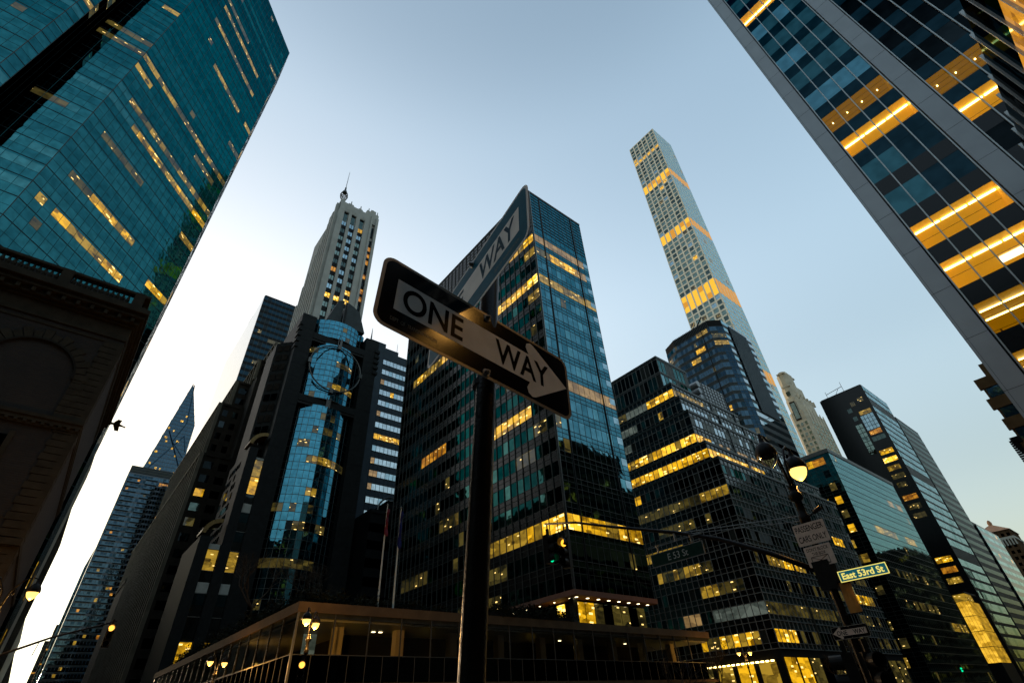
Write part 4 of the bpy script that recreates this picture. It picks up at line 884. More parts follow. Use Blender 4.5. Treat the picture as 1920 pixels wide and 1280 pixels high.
# --- 15 green glass block
B = Bld('green_office_block', 'green glass and panel office block with a sky-mirroring flank', 'building', (-54, 192))
B.mb('wall').box(-75, -48, 166.6, 219, 0, 62.6, 'dark_shell'); pass
F = Face((-75, 166.6), (-48, 166.6)); GS = ((1, 'g_green'),)
lg = {(11, 13): 'lit', (11, 11): 'lit', (10, 13): 'lit_dim', (9, 13): 'lit', (12, 13): 'lit_dim', (14, 12): 'lit_orange', (14, 13): 'lit_orange', (14, 11): 'lit', (8, 12): 'lit_mid', (7, 12): 'lit_spots', (7, 13): 'lit_mid', (5, 13): 'lit_dim', (3, 12): 'lit_dim', (2, 13): 'lit_dim', (1, 12): 'lit_mid'}
for f in range(15):
    z = 2 + f * 4
    for c in range(15):
        a = c * 1.8; hole = c % 2 == 1
        m_ = lg.get((f, c)) or ('g_dark' if hole and rnd.random() < .8 else 'g_green')
        B.win(F, a, a + 1.8, z + .9, z + 3.1, m_, .04); F.quad(B.mb('spandrels'), a, a + 1.8, z, z + .9, .04, 'g_green'); F.quad(B.mb('spandrels'), a, a + 1.8, z + 3.1, z + 4, .04, 'g_green')
        F.box(B.mb('mullions'), a - .03, a + .03, z, z + 4, 0, .07, 'alu_dark')
    for h in (0, 2, .9, 3.1): F.box(B.mb('rails'), 0, F.L, z + h - .03, z + h + .03, 0, .07, 'alu_dark')
F = Face((-48, 166.6), (-48, 219))
curtain(B, F, 2, 15, 4, 35, .42, .95, ((1, 'g_greenE'),), 'g_greenE', (.05, .08, 'alu_dark'), ((.40, .12, .1, 'alu_dark'), (.97, .12, .1, 'alu_dark')), bands([(12, 24, 34, ('lit_pink', 'g_greenE')), (9, 7, 17, ('lit_mid', 'lit_spots', 'lit_dim')), (9, 23, 28, 'lit_mid'), (6, 5, 30, ('lit_dim', 'g_greenE', 'g_greenE')), (4, 3, 20, ('g_greenE', 'lit_dim')), (3, 24, 33, ('lit_mid', 'lit_dim'))], .02, ((1, 'lit_dim'),), 71))
B.mb('coping').box(-75, -47.75, 166.3, 219.2, 62.0, 63.2, 'alu_dull')
B.finish()

# --- 16 black tower
B = Bld('black_slab_tower', 'black slab tower with scattered lit openings and a pale gridded glass flank', 'skyscraper', (-60, 282))
B.mb('wall').box(-70, -50, 266, 298, 0, 123, 'granite_d')
F = Face((-70, 266), (-50, 266))
F.quad(B.mb('spandrels'), 0, F.L, 30, 122.8, .02, 'spandrel_black')
for zt, a0, a1, m_ in ((28.9, 13.6, 18.8, 'lit_mid'), (26.2, 13.6, 18.6, 'lit_orange'), (25.4, 13.3, 18.9, 'g_432d'), (23.6, 13.4, 18.9, 'lit'), (22.6, 13.2, 18.8, 'lit_hi'), (21.6, 13.2, 18.2, 'lit_mid'), (20.6, 13.2, 18.2, 'lit_dim'), (19.6, 13.4, 17, 'lit_dim'), (18.1, 13.0, 18.5, 'lit_orange'), (17.1, 13.2, 18, 'lit_spots'), (16.1, 13.4, 18, 'lit_spots'), (11.5, 12.8, 18.4, 'lit'), (10.5, 13.0, 18.2, 'lit_orange'), (9.5, 13.0, 18.0, 'lit_mid'), (30.4, 12.0, 14.0, 'lit_dim'), (30.6, 15.5, 18, 'lit_dim'), (28.5, 10.2, 12, 'g_432d'), (29.7, 9.5, 11.5, 'g_432d'), (25.8, 9.8, 11.8, 'g_432d')):
    z = zt * 3.8; k = 3
    for j in range(k): B.win(F, a0 + (a1 - a0) * j / k, a0 + (a1 - a0) * (j + 1) / k - .12, z - 1.1, z + 1.0, m_, .05)
for j in range(4):
    for k in range(4): B.win(F, 13.3 + j * 1.4, 14.5 + j * 1.4, 101 + k * 1.9, 102.7 + k * 1.9, 'g_sky', .05)
for j in range(2):
    for k in range(7): B.win(F, 9.6 + j * 1.5, 10.9 + j * 1.5, 90 + k * 2.2, 91.9 + k * 2.2, 'g_432', .05)
F = Face((-50, 266), (-50, 298)); curtain(B, F, 2, 32, 3.78, 16, .2, .9, ((4, 'g_sky'), (1, 'g_greenE')), 'slate', (.12, .1, 'alu_dark'), ((.15, .12, .12, 'alu_dark'),), bands([(k, 0, 99, 'slate') for k in (29, 20, 11)]))
B.mb('roof').box(-69.5, -50.5, 267, 297, 123, 123.8, 'granite_d'); rr = B.mb('roof_frame')
rr.tube((-66, 267, 125.5), (-58, 267, 126.5), .14, .14, 'black_metal', 5); rr.tube((-66, 267, 123), (-66, 267, 127), .1, .1, 'black_metal', 5); rr.tube((-58, 267, 123), (-58, 267, 129), .1, .1, 'black_metal', 5); rr.tube((-62, 267, 123.6), (-60, 267, 126), .1, .1, 'black_metal', 5)
B.finish()
B = Bld('grey_slab_building', 'plain grey office slab whose edge shows behind the black tower', 'building', (-60, 318), nwin=20)
B.mb('wall').box(-70, -50, 301, 334, 0, 116, 'slate'); curtain(B, Face((-50, 301), (-50, 334)), 2, 29, 3.9, 14, .3, .8, ((1, 'g_432d'),), None, None); B.finish()
B = Bld('banded_office_building', 'lower office building with bright horizontal window bands past the black tower', 'building', (-58, 350), nwin=60)
B.mb('wall').box(-72, -49.6, 338, 380, 0, 67, 'slate')
curtain(B, Face((-49.6, 338), (-49.6, 380)), 1, 17, 3.9, 14, .35, .8, ((1, 'g_greenE'), (1, 'g_sky')), 'spandrel_blue', None, (), bands([], .03, ((1, 'lit_orange'),), 81)); curtain(B, Face((-72, 338), (-49.6, 338)), 1, 17, 3.9, 7, .35, .8, ((3, 'g_dark'), (1, 'g_432d')), None, (.4, .2, 'slate'))
B.mb('roof').box(-70, -51, 340, 378, 67, 69.5, 'slate'); B.finish()
B = Bld('pyramid_roof_building', 'distant dark masonry tower with an arcaded top and copper pyramid roof', 'building', (-66, 505), nwin=60)
B.mb('wall').box(-76, -57, 494, 520, 0, 90, 'stone_brown'); ribbed(B, Face((-57, 494), (-57, 520)), 0, 90, 3.2, 1.2, .3, 'stone_brown', WM, litf=bands([], .05, ((1, 'lit_orange'),), 91)); ribbed(B, Face((-76, 494), (-57, 494)), 0, 90, 3.2, 1.2, .3, 'stone_brown', WM, litf=bands([], .05, ((1, 'lit_orange'),), 92))
B.mb('cornice').box(-76.8, -56.2, 493.2, 521, 84, 85.5, 'blind')
for k in range(12): B.mb('cornice').box(-76 + k * 1.7, -75.2 + k * 1.7, 493, 493.4, 80, 84, 'blind')
rf = B.mb('roof'); rf.add([(-77, 493, 90), (-56, 493, 90), (-56, 521, 90), (-77, 521, 90), (-66.5, 507, 97.5)], [(0, 1, 4), (1, 2, 4), (2, 3, 4), (3, 0, 4), (3, 2, 1, 0)], 'copper_roof'); rf.lathe((-66.5, 507, 97), [(1.2, 0), (1.4, 1.5), (.8, 3), (0, 3.6)], 'copper_roof', 10)
B.finish()
# floodlit corner lobby; the floodlight is put into its panels as glow
B = Bld('floodlit_lobby', 'golden floodlit panelled corner volume at the foot of the black tower', 'building', (-52, 254), nwin=0)
B.mb('base').box(-58, -50.2, 247.6, 262, 0, 8.7, 'granite_d')
gp = B.mb('gold_panels'); B.mb('core').box(-57, -50.6, 248.2, 261.4, 8.7, 27, 'granite_d')
for k in range(4):
    z0_, z1_ = 8.8 + k * 4.6, 13.3 + k * 4.6
    for c in range(4): gp.box(-53.9 + c * .95, -53.06 + c * .95, 247.9, 248.1, z0_, z1_ - .1, 'gold_floodlit_glow')
    [gp.box(-50.5, -50.3, 248.3 + q_ * 4.4, 252.6 + q_ * 4.4, z0_, z1_ - .12, 'gold_floodlit_glow_dim') for q_ in range(3)]
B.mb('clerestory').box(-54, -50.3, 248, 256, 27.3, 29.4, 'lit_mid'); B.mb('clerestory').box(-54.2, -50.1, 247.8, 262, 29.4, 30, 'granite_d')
B.finish()

# --- 17 near pier-and-glass tower, right
B = Bld('pier_glass_tower', 'near glass office tower framed by smooth grey metal piers', 'skyscraper', (10, 57))
YT = 40.0; HT3 = 84
B.mb('wall').box(.3, 34, YT + 6.0, 75, 0, HT3, 'dark_shell'); B.mb('wall').box(-.6, .3, YT + .6, 75, 0, HT3, 'dark_shell')
F = Face((-1.0, YT), (34, YT)); pr = B.mb('side_wall'); pw0 = 1.2
PX = [0.0, 6.75, 13.5, 20.25, 27.0]
for a in PX:
    F.box(B.sep('pier'), a, a + 1.25, 0, HT3 + 1, -.4, .35, 'panel_grey')
    for d_ in (.0, ): F.box(B.mb('dark_reveals'), a + 1.25, a + 1.40, 0, HT3, -.4, .12, 'black_metal')
    F.box(B.mb('dark_reveals'), a - .12, a, 0, HT3, -.4, .1, 'black_metal') if a else None
    for k in range(22): F.box(B.mb('dark_reveals'), a - .004, a + 1.254, 23.6 - 3.9 * 5 + k * 3.9, 23.62 - 3.9 * 5 + k * 3.9, .2, .356, 'black_metal')
pr.box(-1.0, -.6, YT + .4, 75, 0, HT3 + 1, 'panel_grey')
F.box(B.mb('dark_reveals'), .16, .175, 0, HT3, .2, .357, 'black_metal')
cl_ = [(a + 1.4, b - .12) for a, b in zip(PX, PX[1:] + [34.0])]
ZT0 = 29.6 - 3.9 * 7   # window head of storey 0
def room(a0, a1, zb, zt, style):
    rm = B.sep('lit_room'); d1 = 5.6
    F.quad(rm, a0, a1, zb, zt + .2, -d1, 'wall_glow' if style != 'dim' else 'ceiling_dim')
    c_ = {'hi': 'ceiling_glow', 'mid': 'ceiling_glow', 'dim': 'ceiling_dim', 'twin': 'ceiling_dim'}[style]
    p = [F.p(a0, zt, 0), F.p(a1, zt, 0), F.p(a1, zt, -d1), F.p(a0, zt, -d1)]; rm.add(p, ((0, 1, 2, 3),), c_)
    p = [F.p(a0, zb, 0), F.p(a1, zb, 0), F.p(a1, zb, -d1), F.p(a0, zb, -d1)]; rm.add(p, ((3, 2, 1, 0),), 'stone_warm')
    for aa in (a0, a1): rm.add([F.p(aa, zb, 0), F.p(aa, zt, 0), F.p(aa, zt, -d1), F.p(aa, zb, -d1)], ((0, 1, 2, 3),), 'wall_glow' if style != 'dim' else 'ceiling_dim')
    tb = B.sep('ceiling_light')
    if style == 'twin':
        for dd in (1.1, 2.6): F.box(tb, a0 + .1, a1 - .1, zt - .1, zt - .03, -dd - .06, -dd, 'tube')
    elif style in ('hi', 'mid'):
        n = max(1, int((a1 - a0) / 1.36))
        for k in range(n): F.box(tb, a0 + k * (a1 - a0) / n + .06, a0 + (k + 1) * (a1 - a0) / n - .06, zt - .1, zt - .02, -1.05, -.92, 'tube')
    else:
        for k in range(4): F.box(tb, a0 + .5 + k * (a1 - a0 - 1) / 3.2, a0 + .58 + k * (a1 - a0 - 1) / 3.2, zt - .1, zt - .02, -1.3, -1.2, 'tube')
    if style == 'hi':
        F.box(tb, a0 + 2.9, a1 - .2, zt - .08, zt - .03, -3.6, -2.7, 'white_panel')
    for k in range(9): F.box(rm, a0, a1, zt - .03, zt - .005, -.6 * (k + 1) - .012, -.6 * (k + 1), 'stone_brown') if style == 'dim' or k % 4 == 3 else None
    for k in range(3): F.box(rm, a0 + .4 + k * 1.7, a0 + .5 + k * 1.7, zb, zt - .4, -d1 + .1, -d1 + 1.6, 'stone_brown')
lit399 = {(0, 7): 'mid', (0, 6): 'hi', (0, 5): 'twin', (0, 10): 'mid', (0, 11): 'dim', (0, 17): 'mid', (1, 9): 'mid', (1, 10): 'dim', (2, 12): 'dim', (0, 4): 'twin', (1, 6): 'mid', (1, 5): 'mid'}
for bi, (a0, a1) in enumerate(cl_):
    nc = 4; w_ = (a1 - a0) / nc
    for f in range(0, 21):
        zt = ZT0 + f * 3.9; zb = zt - 2.35
        st = lit399.get((bi, f))
        if st:
            if st.startswith('dimtube'): st = 'dim'
            room(a0 + .02, a1 - .02, zb, zt, st)
            for c in range(nc): B.win(F, a0 + c * w_, a0 + (c + 1) * w_, zb, zt, 'clear_glass', .0, .001)
        else:
            base = {0: ((3, 'g_399'), (1, 'g_lev')), 1: ((1, 'g_black'),)}.get(bi, ((1, 'g_black'),)) if f > 11 else (((2, 'g_399_d'), (1, 'g_399')) if bi == 0 else ((2, 'g_black'), (1, 'g_dark')))
            if bi and f > 15: base = ((2, 'g_399'), (1, 'g_399_d'))
            for c in range(nc): B.win(F, a0 + c * w_, a0 + (c + 1) * w_, zb, zt, pick(base), .0, .0015)
        F.quad(B.mb('spandrels'), a0, a1, zt, zt + 1.55, .01, 'g_399_d' if f > 8 else 'spandrel_black')
        F.quad(B.mb('floor_plates'), a0, a1, zt, zt + 1.55, -5.7, 'dark_shell')
        B.mb('floor_plates').add([F.p(a0, zt + .02, -5.7), F.p(a1, zt + .02, -5.7), F.p(a1, zt + .02, 0), F.p(a0, zt + .02, 0)], ((0, 1, 2, 3),), 'dark_shell')
    for c in range(nc + 1): F.box(B.mb('mullions'), a0 + c * w_ - .04, a0 + c * w_ + .04, 0, HT3, .0, .2, 'alu_bright')
B.mb('roof').box(-.9, 34, YT, 75, HT3 + .2, HT3 + 1.2, 'panel_grey')
# lower wing coming toward the street, seen top right
XWg, ZWg = 7.6, 29.5
B.mb('wing_wall').box(XWg + .1, 34, 15, YT - .05, 0, ZWg, 'dark_shell'); FWg = Face((XWg, YT - .4), (XWg, 15))
nW = 14; w_ = FWg.L / nW
for f in range(7):
    zt = ZWg - .3 - f * 3.9
    for c in range(nW):
        B.win(FWg, c * w_, (c + 1) * w_, zt - 2.6, zt, 'lit_orange' if (c > 9 and f in (0, 1, 2)) or (f == 1 and c > 6) else pick(((1, 'g_399_d'), (1, 'g_black'))), .05); 
    FWg.quad(B.mb('wing_spandrels'), 0, FWg.L, zt - 3.9, zt - 2.6, .05, 'g_399_d')
for c in range(nW + 1): FWg.box(B.mb('wing_fins'), c * w_ - .05, c * w_ + .05, 0, ZWg, 0, .16, 'alu_bright')
B.finish()

# --- 18 brown stone building behind the pier tower
B = Bld('brown_stone_building', 'brown stone building with blue windows peeping out past the grey piers', 'building', (10, 110), nwin=60)
Hb = 38.6
B.mb('wall').box(-4.2, 40, 95, 140, 0, Hb, 'stone_tan'); B.mb('wall').box(-3.0, 40, 96, 140, Hb, Hb + 2.4, 'stone_tan')
F = Face((-4.2, 95), (40, 95))
for f in range(11):
    z = Hb - 1.7 - f * 3.25
    B.win(F, .25, 1.9, z - 1.6, z, 'g_bluepane', .04); 
    for c in range(8): B.win(F, 2.6 + c * 2.6, 4.6 + c * 2.6, z - 1.6, z, 'g_bluepane', .04)
    F.box(B.mb('string_courses'), -.35 - (.12 if f % 2 else 0), F.L, z, z + 1.63, -.3, .25, 'stone_tan')
B.mb('cornice').box(-5.1, -4.0, 94.6, 140, 28.4, 29.3, 'granite_d')
for k in range(40): B.mb('cornice').box(-5.3, -4.4, 94.2, 94.5, 28.6 - k * .62 * .5, 28.8 - k * .62 * .5, 'granite_d') if k < 14 else None
F = Face((-4.2, 140), (-4.2, 95)); curtain(B, F, 2, 10, 3.4, 12, .3, .8, ((1, 'g_blue'),), None, None)
B.finish()
# --- buildings around and behind the viewer (mirrored in the glass)
for nm, lb, (x0, x1, y0, y1, h), mt_, gl in (('bronze_tower', 'dark bronze office tower on the near corner behind the one way signs', (9, 55, -62, -9, 45), 'bronze', 'g_dark'), ('brick_office_building', 'brown office building on the near side of the avenue north of the brown stone one', (4, 60, 172, 236, 62), 'stone_brown', 'g_dark'), ('grey_office_tower', 'grey office tower far up the near side of the avenue', (4, 60, 254, 316, 95), 'slate', 'g_432d'),
        ('stone_office_building', 'stone office building far up the near side of the avenue', (4, 60, 333, 400, 62), 'stone_warm', 'g_dark'), ('masonry_apartment_building', 'masonry apartment building at the far end of the avenue', (4, 60, 410, 560, 78), 'stone_old', 'g_dark'), ('setback_office_tower', 'taller setback tower rising behind the brown stone building', (14, 60, 100, 150, 82), 'stone_old', 'g_dark'),
        ('east_office_block', 'broad grey office block one street behind the near corner', (66, 120, -60, 60, 96), 'slate', 'g_dark'), ('terraced_tower', 'dark terraced tower one street behind the pier-and-glass tower', (66, 120, 70, 150, 112), 'stone_old', 'g_dark'), ('plain_office_tower', 'plain dark office tower farther up behind the near side of the avenue', (66, 120, 165, 300, 100), 'stone_warm', 'g_dark'), ('long_apartment_block', 'long apartment block behind the far end of the avenue', (66, 120, 320, 520, 84), 'stone_old', 'g_dark'), ('avenue_office_tower', 'tall dark office tower closing the avenue behind the viewer', (-44, 60, -260, -200, 150), 'slate', 'g_dark'), ('far_side_tower', 'tall dark tower behind the tan building down the avenue', (-150, -100, -200, -90, 140), 'stone_old', 'g_dark'),
        ('tan_office_building', 'tan office building down the avenue behind the viewer', (-95, -48, -145, -82, 70), 'stone_warm', 'g_dark'), ('setback_hotel', 'broad dark hotel down the near side of the avenue', (9, 60, -145, -82, 90), 'stone_old', 'g_dark')):
    B = Bld(nm, lb, 'building', ((x0 + x1) / 2, (y0 + y1) / 2), nwin=0); B.mb('wall').box(x0, x1, y0, y1, 0, h, mt_)
    for F in (Face((x0, y0), (x1, y0)), Face((x1, y0), (x1, y1)), Face((x1, y1), (x0, y1)), Face((x0, y1), (x0, y0))): curtain(B, F, 3, int(h / 3.9) - 1, 3.9, int(F.L / 2.4), .3, .85, ((1, gl),), None, (.25, .15, mt_), (), bands([], .05, ((1, 'lit_mid'),), 5))
    B.finish()

# ================================================================== STREET FURNITURE
def frame_mat(o, u, v):
    u = Vector(u).normalized(); v = Vector(v); v = (v - u * v.dot(u)).normalized(); n = u.cross(v)
    return Matrix(((u.x, v.x, n.x, o[0]), (u.y, v.y, n.y, o[1]), (u.z, v.z, n.z, o[2]), (0, 0, 0, 1)))
def round_rect(w_, h, r, n=6):
    pts = []
    for cx, cy, a in ((w_ / 2 - r, h / 2 - r, 0), (-w_ / 2 + r, h / 2 - r, 90), (-w_ / 2 + r, -h / 2 + r, 180), (w_ / 2 - r, -h / 2 + r, 270)):
        for k in range(n + 1): t = R_(a + 90 * k / n); pts.append((cx + r * math.cos(t), cy + r * math.sin(t)))
    return pts
def plate(mb, pts, z0, z1, mat):
    n = len(pts); mb.add([(x, y, z0) for x, y in pts] + [(x, y, z1) for x, y in pts], [tuple(range(n, 2 * n)), tuple(reversed(range(n)))] + [(i, (i + 1) % n, (i + 1) % n + n, i + n) for i in range(n)], mat)
def letters(txt, x0, x1, y0, y1, z, mat, parent, name='lettering', bold=.012, ext=.0006, spacing=1.0, thin=False):
    cu = bpy.data.curves.new(name, 'FONT'); cu.body = txt; cu.size = 1; cu.offset = bold; cu.resolution_u = 6; cu.space_character = spacing
    ob = bpy.data.objects.new(name, cu); S.collection.objects.link(ob); bpy.context.view_layer.update()
    me = bpy.data.meshes.new_from_object(ob); bpy.data.objects.remove(ob); xs = [v.co.x for v in me.vertices]; ys = [v.co.y for v in me.vertices]
    for v in me.vertices: v.co = ((v.co.x - min(xs)) / (max(xs) - min(xs)) * (x1 - x0) + x0, (v.co.y - min(ys)) / (max(ys) - min(ys)) * (y1 - y0) + y0, z)
    me.materials.clear(); me.materials.append(MATS[mat]); o = bpy.data.objects.new(name, me); S.collection.objects.link(o); o.parent = parent
    return o
def child(mb, name, parent, smooth=False): return mb.build(name, parent, smooth)
def oneway(name, label, M, flip, W=.914, H=.305, field='sign_black', ink='sign_ink', dot=True, group=None, pale='sign_white', border='sign_border'):
    """one way sign; flip=1 arrow points to its right, -1 to its left"""
    root = empty(name, (0, 0, 0), label, 'road sign', group); root.matrix_world = M; k = W / .914
    m = MB(); plate(m, round_rect(W, H, .045 * k), -.0015, .0008, border); child(m, 'panel', root)
    m = MB(); plate(m, round_rect(W - .026 * k, H - .026 * k, .034 * k), .0008, .0016, field); child(m, 'field', root)
    arrow = [(-.393, -.068), (.222, -.068), (.206, -.098), (.212, -.120), (.232, -.131), (.25, -.126), (.44, 0), (.25, .126), (.232, .131), (.212, .120), (.206, .098), (.222, .068), (-.393, .068)]
    a2 = [(x * k * flip, y * k) for x, y in arrow]
    if flip < 0: a2.reverse()
    m = MB(); m.add([(x, y, .0024) for x, y in a2], (tuple(range(len(a2))),), pale); child(m, 'arrow', root)
    if flip > 0: o1, w1 = (-.365, -.112), (.043, .332)
    else: o1, w1 = (-.335, -.078), (.073, .362)
    letters('ONE', o1[0] * k, o1[1] * k, -.053 * k, .053 * k, .0031, ink, root, bold=.018); letters('WAY', w1[0] * k, w1[1] * k, -.055 * k, .055 * k, .0031, ink, root, bold=.018)
    if dot:
        x0_, x1_ = (-.398, -.217) if flip > 0 else (.209, .39)
        letters('DEPT  OF  TRANSPORTATION', x0_ * k, x1_ * k, -.116 * k, -.101 * k, .0022, 'sign_text_grey', root, 'small_lettering', bold=0)
    for y_ in (.128, -.132):
        m = MB(); m.lathe((0, y_ * k, .0016), [(.017, 0), (.016, .003), (.010, .004)], 'bolt_steel', 14); m.tube((0, y_ * k, .004), (0, y_ * k, .016), .0095, .0095, 'bolt_steel', 6); m.tube((.0, y_ * k, .012), (.0, y_ * k, .021), .0055, .005, 'bolt_steel', 8); child(m, 'bolt', root)
    return root
oneway('one_way_sign', 'large one way sign in front whose arrow points up the avenue', frame_mat((-1.175, .893, 2.7136), (-.07607, .99564, -.0539), (-.01404, .05298, .9985)), 1, group='one way signs')
oneway('one_way_sign', 'upper one way sign behind, seen steeply from below with WAY and a bluish field', frame_mat((-1.2299, .8668, 3.0387), (.9869, -.16129, -.00192), (.00915, .04412, .99898)), -1, field='sign_blue', ink='sign_ink_blue', pale='sign_white_raised', border='sign_white_raised', group='one way signs')  # upper sign's white and blue raised in colour to offset its dim light
r_ = empty('sign_pole', (-1.49, .935, .14), 'thick dark metal pole carrying the two nearest one way signs', 'pole'); m = MB()
m.path([(0, 0, 0), (.13, 0, 1.3), (.245, 0, 2.36), (.305, -.003, 2.98)], [.039, .039, .037, .037], 'pole_paint', 24); child(m, 'post', r_, True)
m = MB(); m.lathe((0, 0, 0), [(.16, 0), (.16, .02), (.08, .05), (.045, .12)], 'pole_paint', 20); child(m, 'base_collar', r_, True)
m = MB(); m.path([(.029 - .0, -.028, .9), (.145, -.034, 1.45), (.243, -.032, 2.34)], .0028, 'bolt_steel', 6); child(m, 'conduit', r_)
m = MB(); m.box(-.006, .06, -.0425, -.0385, 1.15, 1.22, 'sign_text_grey'); m.box(.02, .075, -.0425, -.0385, 1.28, 1.31, 'placard'); child(m, 'sticker', r_)
for zc in (2.70, 2.44): m = MB(); xx = .245 + .1 * (zc - 2.5); m.tube((xx, 0, zc), (xx, 0, zc + .022), .043, .043, 'black_metal', 20); child(m, 'band_clamp', r_)

# ornate twin street lamps
def lamp_head(parent, c, litm, name='lamp_head'):
    e = bpy.data.objects.new(name, None); S.collection.objects.link(e); e.parent = parent; e.location = c
    m = MB(); m.lathe((0, 0, 0), [(.275, 0), (.285, .05), (.27, .16), (.215, .29), (.13, .37), (.07, .43), (.075, .50), (.035, .56), (.05, .63), (.0, .7)], 'pole_paint', 24); m.lathe((0, 0, 0), [(.275, 0), (.25, .01), (.2, .2), (0, .3)], 'pole_paint', 24); child(m, 'cap', e, True)
    m = MB(); m.lathe((0, 0, .0), [(.245, .0), (.235, -.08), (.19, -.19), (.11, -.28), (.045, -.33), (0, -.35)], litm, 24); child(m, 'globe', e, True)
    return e
def twin_lamp(loc, h, ang, half, label, on=(1, 1), s=1.0, detail=True, energy=30, group='ornate twin street lamps'):
    root = empty('street_lamp', loc, label, 'street lamp', group); root.rotation_euler = (0, 0, ang)
    m = MB(); hz = h - 1.0
    m.lathe((0, 0, 0), [(.28, 0), (.28, .15), (.22, .3), (.24, .6), (.17, .9), (.13, 1.1), (.10, 1.5), (.085, hz - 1.6), (.085, hz - 1.0), (.14, hz - .98), (.14, hz - .75), (.10, hz - .7), (.095, hz - .35), (.165, hz - .3), (.175, hz - .16), (.12, hz - .1), (.10, hz), (.13, hz + .05), (0, hz + .1)], 'pole_paint', 18); child(m, 'post', root, True)
    for sgn in (-1, 1):
        m = MB(); pts = [(.05 * sgn, 0, hz - .15), (.10 * sgn, 0, hz + .3), (.16 * sgn, 0, hz + .75), (half * .45 * sgn, 0, hz + 1.25), (half * .75 * sgn, 0, hz + 1.42), (half * sgn, 0, hz + 1.36), (half * sgn, 0, hz + 1.2)]
        m.path(pts, [.045, .04, .036, .034, .032, .03, .03], 'pole_paint', 8); m.path([(.12 * sgn, 0, hz + .5), (.32 * sgn, 0, hz + .62), (.34 * sgn, 0, hz + .85), (.22 * sgn, 0, hz + .9)], .016, 'pole_paint', 6); child(m, 'arm', root, True)
        on_ = on[0] if sgn < 0 else on[1]; lamp_head(root, (half * sgn, 0, hz + .75), 'bulb' if on_ else 'lamp_glass')
        if on_ and energy:
            ld = bpy.data.lights.new('lamp_light', 'POINT'); ld.energy = energy * EK; ld.color = (1, .48, .10); ld.shadow_soft_size = .2; lo_ = bpy.data.objects.new('lamp_light', ld); S.collection.objects.link(lo_); lo_.parent = root; lo_.location = (half * sgn, 0, hz + .28)
    return root
# arms of the corner lamp run along the avenue: near head dark, far head lit
twin_lamp((-5.43, 14.62, .14), 7.15, R_(90), .86, 'twin-armed ornate street lamp on the far corner, one globe lit and one unlit', (0, 1), energy=120)
twin_lamp((-35.4, 12.6, .14), 7.3, R_(140), .8, 'lit twin-globe street lamp standing before the podium corner', (1, 1), energy=1500)
twin_lamp((-58.4, 12.9, .14), 7.3, R_(120), .8, 'lit twin-globe street lamp down the side street beside the podium', (1, 1), energy=350)
twin_lamp((-40.5, 72, .14), 7.3, R_(60), .8, 'lit twin-globe street lamp at the foot of the stepped office building', (1, 1), energy=500)
twin_lamp((-36.0, -2.3, .14), 8.0, R_(95), 1.0, 'lit street lamp on the corner by the brick clubhouse', (1, 1), energy=300)

twin_lamp((3.1, 4.1, .14), 7.3, R_(20), .8, 'assumed lit twin-globe street lamp, out of view on the near corner beside the viewer', (1, 1), energy=55)  # assumed lamp outside the frame, added for warm glints on the one way sign

# signs on the corner lamp post
K = 1.036; YSG = 14.45
def flat_sign(name, label, x0, x1, z0, z1, y, mats, cat='road sign', thick=.004, r=.03, border=.0, group=None, up_off=0.0):
    root = empty(name, ((x0 + x1) / 2, y, (z0 + z1) / 2), label, cat, group); root.rotation_euler = (R_(90), 0, 0); W, H = x1 - x0, z1 - z0
    m = MB(); plate(m, round_rect(W, H, r), -thick, 0, mats[0]); child(m, 'panel', root)
    if border: m = MB(); plate(m, round_rect(W - 2 * border, H - 2 * border, max(r - border, .004)), .0002, .002, mats[1]); child(m, 'field', root)
    return root, W, H
r1, W, H = flat_sign('regulation_sign', 'square sign on the lamp post reading PASSENGER CARS ONLY', -5.77, -4.96, 4.80, 5.33, YSG, ('placard',), group='signs on the corner lamp post')
letters('PASSENGER', -.355, .355, .06, .21, .002, 'sign_ink', r1, bold=.01); letters('CARS ONLY', -.355, .355, -.19, -.04, .002, 'sign_ink', r1, bold=.01)
r1, W, H = flat_sign('regulation_sign', "sign on the lamp post reading DON'T BLOCK THE BOX above a crossed box", -5.70, -5.03, 4.28, 4.76, YSG, ('placard',), group='signs on the corner lamp post')
letters("DON'T BLOCK", -.27, .27, .12, .20, .002, 'sign_ink', r1, bold=.01); letters('THE BOX', -.17, .17, .015, .09, .002, 'sign_ink', r1, bold=.01)
m = MB(); bx = [(-.22, -.20), (.2, -.20), (.2, -.01), (-.22, -.01)]
for i in range(4): m.path([(*bx[i], .003), (*bx[(i + 1) % 4], .003)], .006, 'sign_ink', 4)
m.path([(*bx[0], .003), (*bx[2], .003)], .005, 'sign_ink', 4); m.path([(*bx[1], .003), (*bx[3], .003)], .005, 'sign_ink', 4); child(m, 'crossed_box', r1)
r1, W, H = flat_sign('street_name_sign', 'small green street name sign reading East 53rd St with glowing yellow letters', -5.14, -4.04, 3.83, 4.09, YSG, ('black_metal', 'sign_yellow'), thick=.12, r=.01, border=.008, group='street name signs')
m = MB(); plate(m, round_rect(1.10 - .055, .26 - .055, .004), .0022, .004, 'sign_teal'); child(m, 'green_field', r1); letters('East 53rd St', -.47, .46, -.072, .072, .0055, 'sign_yellow', r1, bold=.028)
